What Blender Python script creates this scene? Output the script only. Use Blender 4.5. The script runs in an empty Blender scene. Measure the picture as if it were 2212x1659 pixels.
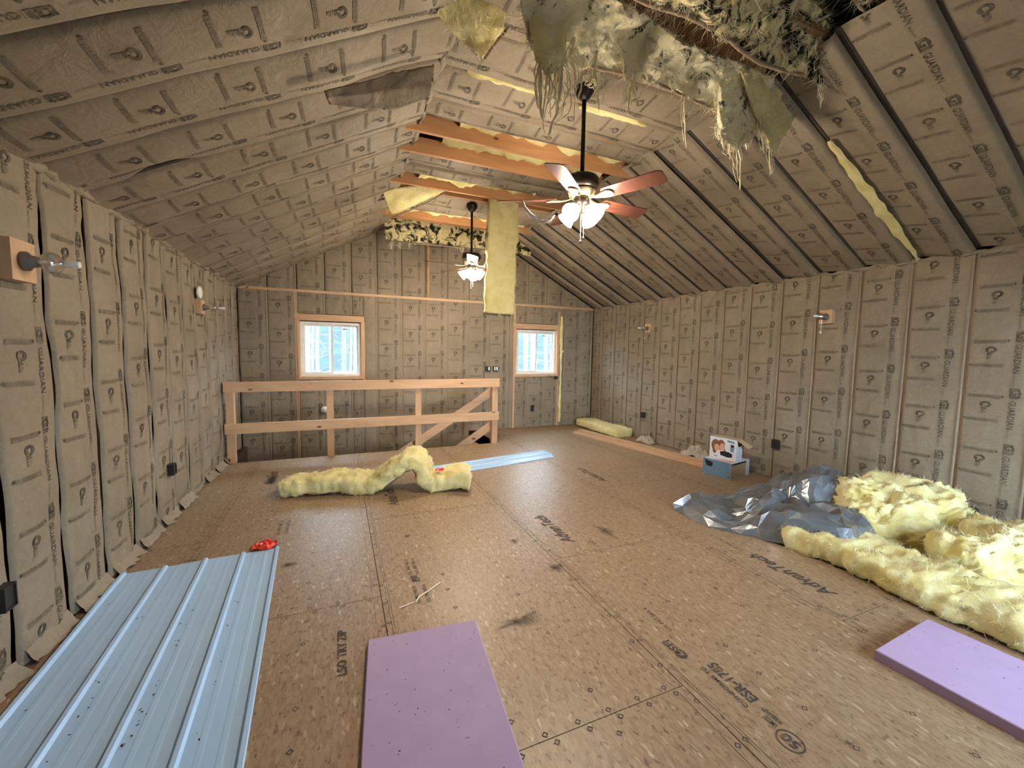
import bpy, bmesh, math, random
import numpy as np
from mathutils import Vector, Matrix, noise

random.seed(7)
S = bpy.context.scene
COL = S.collection

# ------------------------------------------------------------------ camera
FPX, YAW, PIT, ROL, EYE = 881.34, 23.029, 4.615, -0.9075, 1.55
def cam_rows():
    y, p, r = (math.radians(a) for a in (YAW, PIT, ROL))
    f = Vector((math.sin(y)*math.cos(p), math.cos(y)*math.cos(p), -math.sin(p)))
    rt = Vector((math.cos(y), -math.sin(y), 0))
    dn = f.cross(rt)
    return rt*math.cos(r)+dn*math.sin(r), -rt*math.sin(r)+dn*math.cos(r), f
RT, DN, FW = cam_rows()
cd = bpy.data.cameras.new('camera')
cd.sensor_width = 36.0
cd.lens = FPX/2212*36
cd.clip_start = 0.02
cam = bpy.data.objects.new('camera', cd)
COL.objects.link(cam)
cam.matrix_world = Matrix(((RT.x, -DN.x, -FW.x, 0), (RT.y, -DN.y, -FW.y, 0), (RT.z, -DN.z, -FW.z, EYE), (0, 0, 0, 1)))
S.camera = cam
def ray(px, py):
    return RT*(px-1106)+DN*(py-829.5)+FW*FPX
def onz(px, py, z=0.0):
    d = ray(px, py); t = (z-EYE)/d.z
    return Vector((d.x*t, d.y*t, z))
def ony(px, py, y):
    d = ray(px, py); t = y/d.y
    return Vector((d.x*t, y, EYE+d.z*t))

# ------------------------------------------------------------------ world, exposure
W = bpy.data.worlds.new('overcast_sky')
S.world = W
W.use_nodes = True
wn = W.node_tree.nodes
wn['Background'].inputs['Color'].default_value = (0.72, 0.87, 1.0, 1)
wn['Background'].inputs['Strength'].default_value = 22.0
S.view_settings.view_transform = 'Standard'
S.view_settings.look = 'None'
S.view_settings.gamma = 1
S.view_settings.exposure = 0.65
S.view_settings.use_curve_mapping = False

# daylight sampling portals in the glazed openings (emit nothing)
def portal(loc, rot, sx, sy):
    l = bpy.data.lights.new('window_portal', 'AREA'); l.shape = 'RECTANGLE'
    l.size = sx; l.size_y = sy; l.cycles.is_portal = True
    o = bpy.data.objects.new('window_portal', l); COL.objects.link(o)
    o.location = loc; o.rotation_euler = rot
LAMP_W = 20.0
LAMP_COL = (1.0, 0.86, 0.68)

# ------------------------------------------------------------------ dimensions (metres)
XL, XR = -1.42, 5.05          # stud faces of the side walls
YF, YB = 7.48, -1.30          # far and rear walls
ZP = 2.45                     # top plate
SL = 0.5236                   # rafter slope
ZC = 3.58                     # collar ceiling
XC0, XC1 = 0.70, 2.93
BAY = 0.4125
ST = (-1.36, 2.45, 6.36, YF)  # stair opening

# ------------------------------------------------------------------ materials
def mat(name):
    m = bpy.data.materials.new(name); m.use_nodes = True
    nt = m.node_tree
    return m, nt, nt.nodes['Principled BSDF']
def N(nt, t, **kw):
    n = nt.nodes.new(t)
    for k, v in kw.items():
        if hasattr(n, k): setattr(n, k, v)
        else: n.inputs[k].default_value = v
    return n
def coords(nt, scale=(1, 1, 1), rot=(0, 0, 0)):
    tc = N(nt, 'ShaderNodeTexCoord'); mp = N(nt, 'ShaderNodeMapping')
    mp.inputs['Scale'].default_value = scale; mp.inputs['Rotation'].default_value = rot
    nt.links.new(tc.outputs['Object'], mp.inputs['Vector'])
    return mp.outputs['Vector']
def ramp(nt, fac, stops):
    r = N(nt, 'ShaderNodeValToRGB')
    e = r.color_ramp.elements
    while len(e) < len(stops): e.new(0.5)
    for i, (p, c) in enumerate(stops):
        e[i].position = p; e[i].color = (*c, 1)
    nt.links.new(fac, r.inputs['Fac'])
    return r.outputs['Color']
def noise_tex(nt, vec, scale, detail=4, rough=0.55, dist=0.0):
    n = N(nt, 'ShaderNodeTexNoise')
    n.inputs['Scale'].default_value = scale; n.inputs['Detail'].default_value = detail
    n.inputs['Roughness'].default_value = rough; n.inputs['Distortion'].default_value = dist
    nt.links.new(vec, n.inputs['Vector'])
    return n.outputs['Fac']
def mixc(nt, fac, a, b, mode='MIX'):
    m = N(nt, 'ShaderNodeMix', data_type='RGBA', blend_type=mode)
    for s, v in ((m.inputs[0], fac), (m.inputs[6], a), (m.inputs[7], b)):
        if isinstance(v, (int, float)): s.default_value = v
        elif isinstance(v, tuple): s.default_value = (*v, 1)
        else: nt.links.new(v, s)
    return m.outputs[2]
def bump(nt, b, h, strength, dist=0.01):
    n = N(nt, 'ShaderNodeBump'); n.inputs['Strength'].default_value = strength
    n.inputs['Distance'].default_value = dist
    nt.links.new(h, n.inputs['Height']); nt.links.new(n.outputs['Normal'], b.inputs['Normal'])
def plain(name, c, rough=0.5, metal=0.0, spec=0.5, var=0.12, vs=14):
    m, nt, b = mat(name)
    f = noise_tex(nt, coords(nt), vs, 5)
    nt.links.new(ramp(nt, f, [(0.25, tuple(x*(1-var) for x in c)), (0.75, tuple(min(1, x*(1+var)) for x in c))]), b.inputs['Base Color'])
    b.inputs['Roughness'].default_value = rough; b.inputs['Metallic'].default_value = metal
    b.inputs['Specular IOR Level'].default_value = spec
    return m
def m_kraft(name, c, yellow=0.0):
    m, nt, b = mat(name); v = coords(nt)
    f1 = noise_tex(nt, v, 2.3, 4); f2 = noise_tex(nt, v, 38, 6, 0.7)
    base = ramp(nt, f1, [(0.3, tuple(x*0.88 for x in c)), (0.7, tuple(x*1.1 for x in c))])
    base = mixc(nt, 0.35, base, ramp(nt, f2, [(0.3, (0.55, 0.55, 0.55)), (0.7, (1, 1, 1))]), 'MULTIPLY')
    nt.links.new(base, b.inputs['Base Color'])
    b.inputs['Roughness'].default_value = 0.62; b.inputs['Specular IOR Level'].default_value = 0.25
    rg = N(nt, 'ShaderNodeTexNoise', noise_type='RIDGED_MULTIFRACTAL')
    rg.inputs['Scale'].default_value = 3.2; rg.inputs['Detail'].default_value = 4; rg.inputs['Distortion'].default_value = 0.9
    nt.links.new(v, rg.inputs['Vector'])
    ad = N(nt, 'ShaderNodeMath', operation='MULTIPLY_ADD'); ad.inputs[1].default_value = 0.5
    nt.links.new(rg.outputs['Fac'], ad.inputs[0]); nt.links.new(noise_tex(nt, v, 11, 5, 0.6, 0.8), ad.inputs[2])
    bump(nt, b, ad.outputs[0], 0.6, 0.014)
    return m
def m_ink(name, ink, paper, lo, hi):
    m, nt, b = mat(name); v = coords(nt)
    f = noise_tex(nt, v, 22, 5, 0.7)
    nt.links.new(ramp(nt, f, [(lo, ink), (hi, paper)]), b.inputs['Base Color'])
    b.inputs['Roughness'].default_value = 0.7; b.inputs['Specular IOR Level'].default_value = 0.2
    return m
def m_fluff(name, c0, c1, dirt_hollows=None, lo=0.45, hi=0.6, sss=0.0):
    m, nt, b = mat(name); v = coords(nt)
    f = noise_tex(nt, v, 7, 6, 0.65, 0.4)
    colr = ramp(nt, f, [(0.3, c0), (0.7, c1)])
    if dirt_hollows:
        g = noise_tex(nt, v, 7.5, 7, 0.68, 0.9)
        colr = mixc(nt, ramp(nt, g, [(lo, (0, 0, 0)), (hi, (1, 1, 1))]), colr, dirt_hollows)
    nt.links.new(colr, b.inputs['Base Color'])
    b.inputs['Roughness'].default_value = 1.0; b.inputs['Specular IOR Level'].default_value = 0.05
    if sss:
        b.inputs['Subsurface Weight'].default_value = sss
        b.inputs['Subsurface Radius'].default_value = (0.05, 0.035, 0.012)
        b.inputs['Subsurface Scale'].default_value = 0.6
    bump(nt, b, noise_tex(nt, v, 38, 8, 0.75, 0.8), 0.6, 0.018)
    tr = N(nt, 'ShaderNodeBsdfTranslucent'); nt.links.new(colr, tr.inputs['Color'])
    mx = N(nt, 'ShaderNodeMixShader'); mx.inputs[0].default_value = 0.12
    nt.links.new(b.outputs[0], mx.inputs[1]); nt.links.new(tr.outputs[0], mx.inputs[2])
    nt.links.new(mx.outputs[0], nt.nodes['Material Output'].inputs['Surface'])
    return m
def m_wood(name, scale, c0, c1, knots=True):
    m, nt, b = mat(name); v = coords(nt, scale)
    f = noise_tex(nt, v, 9, 6, 0.6, 1.2)
    colr = ramp(nt, f, [(0.3, c0), (0.7, c1)])
    if knots:
        vo = N(nt, 'ShaderNodeTexVoronoi'); vo.inputs['Scale'].default_value = 5.5
        sc = tuple(0.45 if s < 0.5 else 1.0 for s in scale)
        nt.links.new(coords(nt, sc), vo.inputs['Vector'])
        k = ramp(nt, vo.outputs['Distance'], [(0.05, (1, 1, 1)), (0.1, (0, 0, 0))])
        colr = mixc(nt, k, colr, (0.10, 0.035, 0.015))
    nt.links.new(colr, b.inputs['Base Color'])
    b.inputs['Roughness'].default_value = 0.6; b.inputs['Specular IOR Level'].default_value = 0.3
    bump(nt, b, f, 0.15, 0.004)
    return m

KR = (0.275, 0.226, 0.165)
INK0 = (0.045, 0.042, 0.04)
M = {}
M['kraft'] = m_kraft('kraft_paper', KR)
M['kraft_back'] = m_kraft('kraft_paper_worn', (0.26, 0.19, 0.13))
M['ink'] = m_ink('dark_print', tuple(x*0.17 for x in KR), tuple(x*0.7 for x in KR), 0.36, 0.78)
M['ink_soft'] = m_ink('faded_print', tuple(x*0.50 for x in KR), tuple(x*0.92 for x in KR), 0.36, 0.74)
M['fluff'] = m_fluff('yellow_fiberglass', (0.76, 0.65, 0.26), (0.90, 0.83, 0.47))
M['fluff_daylit'] = m_fluff('daylit_fiberglass', (0.82, 0.68, 0.23), (0.93, 0.87, 0.52))  # same fibre in a brighter tone, daylight put into the colour
M['fluff_dirty'] = m_fluff('dirty_fiberglass', (0.66, 0.56, 0.28), (0.84, 0.76, 0.46), (0.018, 0.018, 0.014), 0.46, 0.56, 0.0)
M['fluff_grey'] = m_fluff('torn_fiberglass', (0.80, 0.72, 0.45), (0.95, 0.91, 0.70), (0.03, 0.028, 0.02), 0.55, 0.64, 0.0)  # dark patches painted in for shaded holes in the torn mat
M['strand'] = m_fluff('fiberglass_strand', (0.80, 0.71, 0.48), (0.92, 0.86, 0.66), None, sss=0.0)
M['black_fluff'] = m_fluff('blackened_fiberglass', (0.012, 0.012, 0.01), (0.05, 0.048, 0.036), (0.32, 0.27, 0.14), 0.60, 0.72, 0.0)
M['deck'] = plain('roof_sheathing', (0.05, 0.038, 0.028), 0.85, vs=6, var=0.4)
WC0, WC1 = (0.48, 0.295, 0.17), (0.62, 0.41, 0.255)
M['wood_x'] = m_wood('fir_lumber_across', (0.12, 1, 1), WC0, WC1)
M['wood_y'] = m_wood('fir_lumber_along', (1, 0.12, 1), WC0, WC1)
M['wood_z'] = m_wood('fir_lumber_upright', (1, 1, 0.12), WC0, WC1)
M['joist'] = m_wood('orange_fir_joist', (0.12, 1, 1), (0.40, 0.19, 0.085), (0.54, 0.29, 0.14))
M['stud'] = m_wood('darkened_stud', (1, 1, 0.12), (0.16, 0.095, 0.05), (0.26, 0.16, 0.085), False)  # stud wood darkened to carry the shade between batts
M['jamb'] = m_wood('window_jamb_lumber', (1, 1, 0.15), (0.52, 0.29, 0.14), (0.66, 0.40, 0.22), False)
M['vinyl'] = plain('white_vinyl', (0.72, 0.71, 0.68), 0.4)
M['white'] = plain('white_plastic', (0.80, 0.78, 0.73), 0.4)
M['black'] = plain('black_plastic', (0.012, 0.012, 0.013), 0.45)
M['bronze'] = plain('dark_bronze', (0.022, 0.018, 0.016), 0.35, 0.6)
M['brass'] = plain('antique_bronze', (0.36, 0.28, 0.18), 0.35, 0.7)
M['chain'] = plain('pull_chain_metal', (0.55, 0.48, 0.36), 0.3, 0.9)
M['steel'] = plain('painted_steel_daylit', (0.40, 0.60, 0.88), 0.24, 0.0, 0.6, 0.03, 3)  # blue of reflected daylight put into the base colour
M['foam'] = plain('lavender_foam', (0.38, 0.285, 0.46), 0.75, 0, 0.2, 0.06, 9)
M['red'] = plain('red_film', (0.75, 0.05, 0.035), 0.3)
M['speck'] = plain('dirt_speck', (0.035, 0.03, 0.028), 0.9)
M['straw'] = plain('pale_plastic_strip', (0.80, 0.66, 0.55), 0.5)
M['chalk'] = plain('fir_splinter', (0.68, 0.52, 0.34), 0.8)
M['film'] = plain('cloudy_film', (0.36, 0.31, 0.25), 0.3)
M['card_blue'] = plain('blue_printed_card', (0.13, 0.24, 0.36), 0.4)
M['card_white'] = plain('white_card', (0.62, 0.66, 0.70), 0.5, var=0.04)
M['card_brown'] = plain('brown_card', (0.42, 0.30, 0.17), 0.7)
M['card_dark'] = plain('dark_printed_card', (0.010, 0.012, 0.02), 0.4)
M['skin'] = plain('printed_skin_tone', (0.62, 0.34, 0.24), 0.45)
M['hair'] = plain('printed_hair_tone', (0.23, 0.09, 0.045), 0.45)
M['socket'] = plain('grey_brown_socket', (0.16, 0.13, 0.11), 0.5)
M['tip'] = plain('frosted_tip', (0.80, 0.80, 0.80), 0.2)
M['grout'] = plain('subfloor_gap', (0.05, 0.03, 0.018), 0.9)

def m_osb():
    m, nt, b = mat('oriented_strand_board')
    v = coords(nt, (1, 0.32, 1))
    vo = N(nt, 'ShaderNodeTexVoronoi'); vo.inputs['Scale'].default_value = 95; vo.inputs['Randomness'].default_value = 1
    d = noise_tex(nt, v, 8, 3)
    ad = N(nt, 'ShaderNodeVectorMath', operation='ADD'); nt.links.new(v, ad.inputs[0])
    mu = N(nt, 'ShaderNodeVectorMath', operation='SCALE'); mu.inputs['Scale'].default_value = 0.05
    nt.links.new(d, mu.inputs[0]); nt.links.new(mu.outputs[0], ad.inputs[1]); nt.links.new(ad.outputs[0], vo.inputs['Vector'])
    sep = N(nt, 'ShaderNodeSeparateColor'); nt.links.new(vo.outputs['Color'], sep.inputs[0])
    c = ramp(nt, sep.outputs[0], [(0.0, (0.245, 0.162, 0.098)), (0.5, (0.30, 0.207, 0.13)), (0.955, (0.335, 0.24, 0.155)), (1.0, (0.46, 0.36, 0.255))])
    big = noise_tex(nt, coords(nt), 1.1, 4)
    c = mixc(nt, 0.4, c, ramp(nt, big, [(0.3, (0.72, 0.66, 0.6)), (0.7, (1, 1, 1))]), 'MULTIPLY')
    sp = noise_tex(nt, coords(nt, (1, 0.5, 1)), 48, 4, 0.65)
    c = mixc(nt, ramp(nt, sp, [(0.57, (0, 0, 0)), (0.66, (0.85, 0.85, 0.85))]), c, (0.10, 0.058, 0.032))
    nt.links.new(c, b.inputs['Base Color'])
    b.inputs['Roughness'].default_value = 0.42; b.inputs['Specular IOR Level'].default_value = 0.45
    bump(nt, b, sep.outputs[1], 0.12, 0.002)
    return m
M['osb'] = m_osb()
M['osb_ink'] = m_ink('stamped_ink', (0.06, 0.05, 0.045), (0.26, 0.17, 0.10), 0.5, 0.8)

def m_blade():
    m, nt, b = mat('cherry_blade'); v = coords(nt, (1, 0.10, 1), (0, 0, 0))
    f = noise_tex(nt, coords(nt, (0.08, 1, 1)), 60, 5, 0.6, 0.5)
    nt.links.new(ramp(nt, f, [(0.3, (0.035, 0.012, 0.008)), (0.7, (0.085, 0.030, 0.020))]), b.inputs['Base Color'])
    b.inputs['Roughness'].default_value = 0.28; b.inputs['Specular IOR Level'].default_value = 0.6
    return m
M['blade'] = m_blade()
def m_glow():
    m, nt, b = mat('lit_frosted_glass')
    b.inputs['Base Color'].default_value = (0.9, 0.85, 0.75, 1)
    b.inputs['Emission Color'].default_value = (1.0, 0.84, 0.60, 1)
    b.inputs['Emission Strength'].default_value = 55.0
    nn = noise_tex(nt, coords(nt), 5); bump(nt, b, nn, 0.05)
    return m
M['glow'] = m_glow()
def m_glass(name, tint, gl=0.08, rough=0.02):
    m, nt, b = mat(name); nt.nodes.remove(b)
    t = N(nt, 'ShaderNodeBsdfTransparent'); t.inputs['Color'].default_value = (*tint, 1)
    g = N(nt, 'ShaderNodeBsdfGlossy'); g.inputs['Roughness'].default_value = rough
    nf = noise_tex(nt, coords(nt), 3)
    r = ramp(nt, nf, [(0.3, (gl*0.8,)*3), (0.7, (gl*1.2,)*3)])
    mx = N(nt, 'ShaderNodeMixShader'); nt.links.new(r, mx.inputs[0])
    nt.links.new(t.outputs[0], mx.inputs[1]); nt.links.new(g.outputs[0], mx.inputs[2])
    nt.links.new(mx.outputs[0], nt.nodes['Material Output'].inputs['Surface'])
    return m
M['pane'] = m_glass('window_glass', (0.95, 0.98, 1.0))
M['bulb'] = m_glass('clear_bulb_glass', (0.92, 0.93, 0.95), 0.42, 0.12)
def m_bag():
    m, nt, b = mat('black_plastic_film')
    f = noise_tex(nt, coords(nt), 5, 4)
    nt.links.new(ramp(nt, f, [(0.3, (0.14, 0.155, 0.18)), (0.7, (0.24, 0.265, 0.30))]), b.inputs['Base Color'])
    b.inputs['Roughness'].default_value = 0.27; b.inputs['Specular IOR Level'].default_value = 1.0; b.inputs['Metallic'].default_value = 0.55
    b.inputs['Coat Weight'].default_value = 0.6; b.inputs['Coat Roughness'].default_value = 0.22
    bump(nt, b, noise_tex(nt, coords(nt), 9, 3, 0.5, 1.2), 0.25, 0.02)
    return m
M['bag'] = m_bag()
M['bark'] = plain('sunlit_tone_bark', (0.11, 0.115, 0.118), 0.9, vs=20, var=0.25)  # bark kept lighter in place of sunlight on the trunks
M['bark_dark'] = plain('grey_bark', (0.035, 0.042, 0.05), 0.9, vs=20, var=0.25)
M['leaf'] = plain('leaf_litter', (0.03, 0.034, 0.036), 1.0, vs=3, var=0.5)
M['hill'] = plain('distant_woodland', (0.008, 0.018, 0.026), 1.0, vs=1.2, var=0.6)  # blue of the shaded woods put into the colour

# ------------------------------------------------------------------ object helpers
ORG = {}
def org(o): return ORG.get(o.name, Vector((0, 0, 0))) if o else Vector((0, 0, 0))
def tag(o, label=None, cat=None, group=None, kind=None):
    if label: o['label'] = label
    if cat: o['category'] = cat
    if group: o['group'] = group
    if kind: o['kind'] = kind
    return o
def mesh(name, vs, fs, m, parent=None, smooth=False, mi=None, world=True, at=None):
    """one mesh object; vs in world coordinates (or local when world=False)"""
    me = bpy.data.meshes.new(name)
    o_ = Vector(at) if at is not None else (org(parent) if world else Vector((0, 0, 0)))
    if o_.length: vs = [(v[0]-o_.x, v[1]-o_.y, v[2]-o_.z) for v in vs]
    me.from_pydata([tuple(v) for v in vs], [], fs)
    for x in (m if isinstance(m, (list, tuple)) else [m]): me.materials.append(M[x])
    if smooth: me.polygons.foreach_set('use_smooth', [True]*len(me.polygons))
    if mi: me.polygons.foreach_set('material_index', mi)
    me.update()
    o = bpy.data.objects.new(name, me); COL.objects.link(o)
    if parent:
        o.parent = parent
        if at is not None: o.location = o_-org(parent)
    elif at is not None: o.location = o_
    ORG[o.name] = o_.copy() if (world or at is not None) else Vector((0, 0, 0))
    return o
def empty(name, loc, label=None, cat=None, group=None, kind=None):
    o = bpy.data.objects.new(name, None); COL.objects.link(o); o.location = loc
    o.empty_display_size = 0.1
    ORG[o.name] = Vector(loc)
    return tag(o, label, cat, group, kind)
class G:
    """geometry collector"""
    def __init__(s): s.v = []; s.f = []; s.m = []
    def add(s, vs, fs, mi=0):
        n = len(s.v); s.v += [tuple(v) for v in vs]
        s.f += [tuple(i+n for i in f) for f in fs]; s.m += [mi]*len(fs)
    def box(s, x0, x1, y0, y1, z0, z1, mi=0):
        s.add([(x, y, z) for x in (x0, x1) for y in (y0, y1) for z in (z0, z1)],
              [(0, 1, 3, 2), (4, 6, 7, 5), (0, 4, 5, 1), (2, 3, 7, 6), (0, 2, 6, 4), (1, 5, 7, 3)], mi)
    def bar(s, a, b, w, h, up=(0, 0, 1), mi=0):
        a, b = Vector(a), Vector(b); d = (b-a).normalized()
        sd = d.cross(Vector(up)).normalized(); u = sd.cross(d)
        vs = [p+sd*(w/2*i)+u*(h/2*j) for p in (a, b) for i in (-1, 1) for j in (-1, 1)]
        s.add(vs, [(0, 1, 3, 2), (4, 6, 7, 5), (0, 4, 5, 1), (2, 3, 7, 6), (0, 2, 6, 4), (1, 5, 7, 3)], mi)
    def tube(s, pts, rad, n=8, mi=0, cap=True):
        pts = [Vector(p) for p in pts]
        if not hasattr(rad, '__len__'): rad = [rad]*len(pts)
        rings = []
        ref = None
        for i, p in enumerate(pts):
            d = (pts[min(i+1, len(pts)-1)]-pts[max(i-1, 0)])
            d = d.normalized() if d.length > 1e-9 else Vector((0, 0, 1))
            if ref is None: ref = Vector((1, 0, 0)) if abs(d.x) < 0.8 else Vector((0, 1, 0))
            a = d.cross(ref).normalized(); b = d.cross(a)
            rings.append([p+(a*math.cos(t)+b*math.sin(t))*rad[i] for t in (2*math.pi*k/n for k in range(n))])
        vs = [q for r in rings for q in r]; fs = []
        for i in range(len(pts)-1):
            for k in range(n):
                k2 = (k+1) % n
                fs.append((i*n+k, i*n+k2, (i+1)*n+k2, (i+1)*n+k))
        if cap: fs += [tuple(range(n))[::-1], tuple((len(pts)-1)*n+k for k in range(n))]
        s.add(vs, fs, mi)
    def lathe(s, prof, org_=(0, 0, 0), axis=(0, 0, 1), n=24, mi=0):
        ax = Vector(axis).normalized(); ref = Vector((1, 0, 0)) if abs(ax.x) < 0.8 else Vector((0, 1, 0))
        a = ax.cross(ref).normalized(); b = ax.cross(a); o = Vector(org_)
        vs = [o+ax*z+(a*math.cos(t)+b*math.sin(t))*r for r, z in prof for t in (2*math.pi*k/n for k in range(n))]
        fs = [(i*n+k, i*n+(k+1) % n, (i+1)*n+(k+1) % n, (i+1)*n+k) for i in range(len(prof)-1) for k in range(n)]
        s.add(vs, fs, mi)
    def poly(s, pts, d, mi=0):
        """flat outline extruded by vector d"""
        n = len(pts); d = Vector(d)
        vs = [Vector(p) for p in pts]; vs += [p+d for p in vs]
        s.add(vs, [tuple(range(n))[::-1], tuple(range(n, 2*n))]+[(i, (i+1) % n, n+(i+1) % n, n+i) for i in range(n)], mi)
    def obj(s, name, m, parent=None, smooth=False, world=True, at=None):
        return mesh(name, s.v, s.f, m, parent, smooth, s.m if isinstance(m, (list, tuple)) else None, world, at)
def boxo(name, x0, x1, y0, y1, z0, z1, m, parent=None):
    g = G(); g.box(x0, x1, y0, y1, z0, z1); return g.obj(name, m, parent)
def fix_normals(o):
    bm = bmesh.new(); bm.from_mesh(o.data); bmesh.ops.recalc_face_normals(bm, faces=bm.faces)
    bm.to_mesh(o.data); bm.free(); return o

def text_geo(body, size, bold=0.0, res=2, shear=0.0):
    cu = bpy.data.curves.new('lettering', 'FONT'); cu.body = body; cu.size = size
    cu.offset = bold; cu.resolution_u = res; cu.shear = shear
    ob = bpy.data.objects.new('lettering', cu); COL.objects.link(ob)
    bpy.context.view_layer.update()
    ev = ob.evaluated_get(bpy.context.evaluated_depsgraph_get()); me = ev.to_mesh()
    vs = [tuple(v.co[:2]) for v in me.vertices]; fs = [tuple(p.vertices) for p in me.polygons]
    ev.to_mesh_clear(); bpy.data.objects.remove(ob); bpy.data.curves.remove(cu)
    x0 = min(v[0] for v in vs); vs = [(x-x0, y) for x, y in vs]
    return vs, fs, max(v[0] for v in vs)

def n3(x, y, z=0.0): return noise.noise(Vector((x, y, z)))
def fr(x, y, z=0.0, o=4): return noise.fractal(Vector((x, y, z)), 1.0, 2.1, o)
def sm(x): x = max(0.0, min(1.0, x)); return x*x*(3-2*x)

# ------------------------------------------------------------------ printed pattern on the paper facing
PER = 0.46
T_G = text_geo('GUARDIAN', 0.066, 0.0008)
T_S = text_geo('INSULATION', 0.018, 0.0004, 1)
T_L = text_geo('GI', 0.046, 0.0012)
def print_unit():
    """list of (verts(u,v), faces, material) for one repeat; u across from the left edge, v along"""
    L = []
    def rect(u0, u1, v0, v1, m):
        L.append(([(u0, v0), (u1, v0), (u1, v1), (u0, v1)], [(0, 1, 2, 3)], m))
    U0 = 0.262
    # logo frame and letters
    for a in ((0, .048, 0, .006), (0, .048, .078, .084), (0, .005, 0, .084), (.043, .048, 0, .084)):
        rect(U0+a[0], U0+a[1], .02+a[2], .02+a[3], 0)
    vs, fs, w = T_L
    k = 0.066/w
    L.append(([(U0+.008+y*k*0.95, .028+x*k) for x, y in vs], fs, 0))
    rect(U0-.002, U0+.05, .112, .115, 1)
    vs, fs, w = T_G; k = .235/w
    L.append(([(U0+.002+y*0.78, .122+x*k) for x, y in vs], fs, 0))
    vs, fs, w = T_S; k = .06/w
    L.append(([(U0+.004+y*0.9, .368+x*k) for x, y in vs], fs, 1))
    rect(U0+.012, U0+.015, .432, .455, 1)
    # two rows of fine print with a pointer at one end
    for vb, flip in ((.085, 1), (.285, -1)):
        a, b = (.04, .215)
        for r in range(3):
            u = a
            rr = random.Random(r*7+int(vb*100))
            while u < b:
                w = rr.uniform(.006, .02)
                rect(u, min(u+w, b), vb+r*.0088, vb+r*.0088+.0074, 1); u += w+rr.uniform(.0015, .003)
        e = b+.004 if flip > 0 else a-.018
        L.append(([(e, vb+.008), (e+.008, vb-.003), (e+.016, vb+.008), (e+.008, vb+.019)], [(0, 1, 2, 3)], 0))
        rect(a-.01, b+.012, vb-.005, vb-.004, 1)
    # round mark with a short block of small type hanging from it
    cu_, cv = .140, .165
    vs = []; n = 16
    for i in range(n+1):
        t = math.radians(-235+i*(330/n))
        for r in (.015, .032): vs.append((cu_+r*math.cos(t), cv+r*math.sin(t)*0.85))
    L.append((vs, [(2*i, 2*i+1, 2*i+3, 2*i+2) for i in range(n)], 0))
    for j in range(6):
        w = (.024, .030, .022, .030, .026, .018)[j]
        rect(cu_-.022, cu_-.022+w, cv+.024+j*.0095, cv+.0315+j*.0095, 0 if j < 2 else 1)
    V = []; F = []; MI = []
    for vs, fs, m in L:
        k = len(V); V += vs; F += [tuple(i+k for i in f) for f in fs]; MI += [m]*len(fs)
    return V, F, MI
PU = print_unit()

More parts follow.
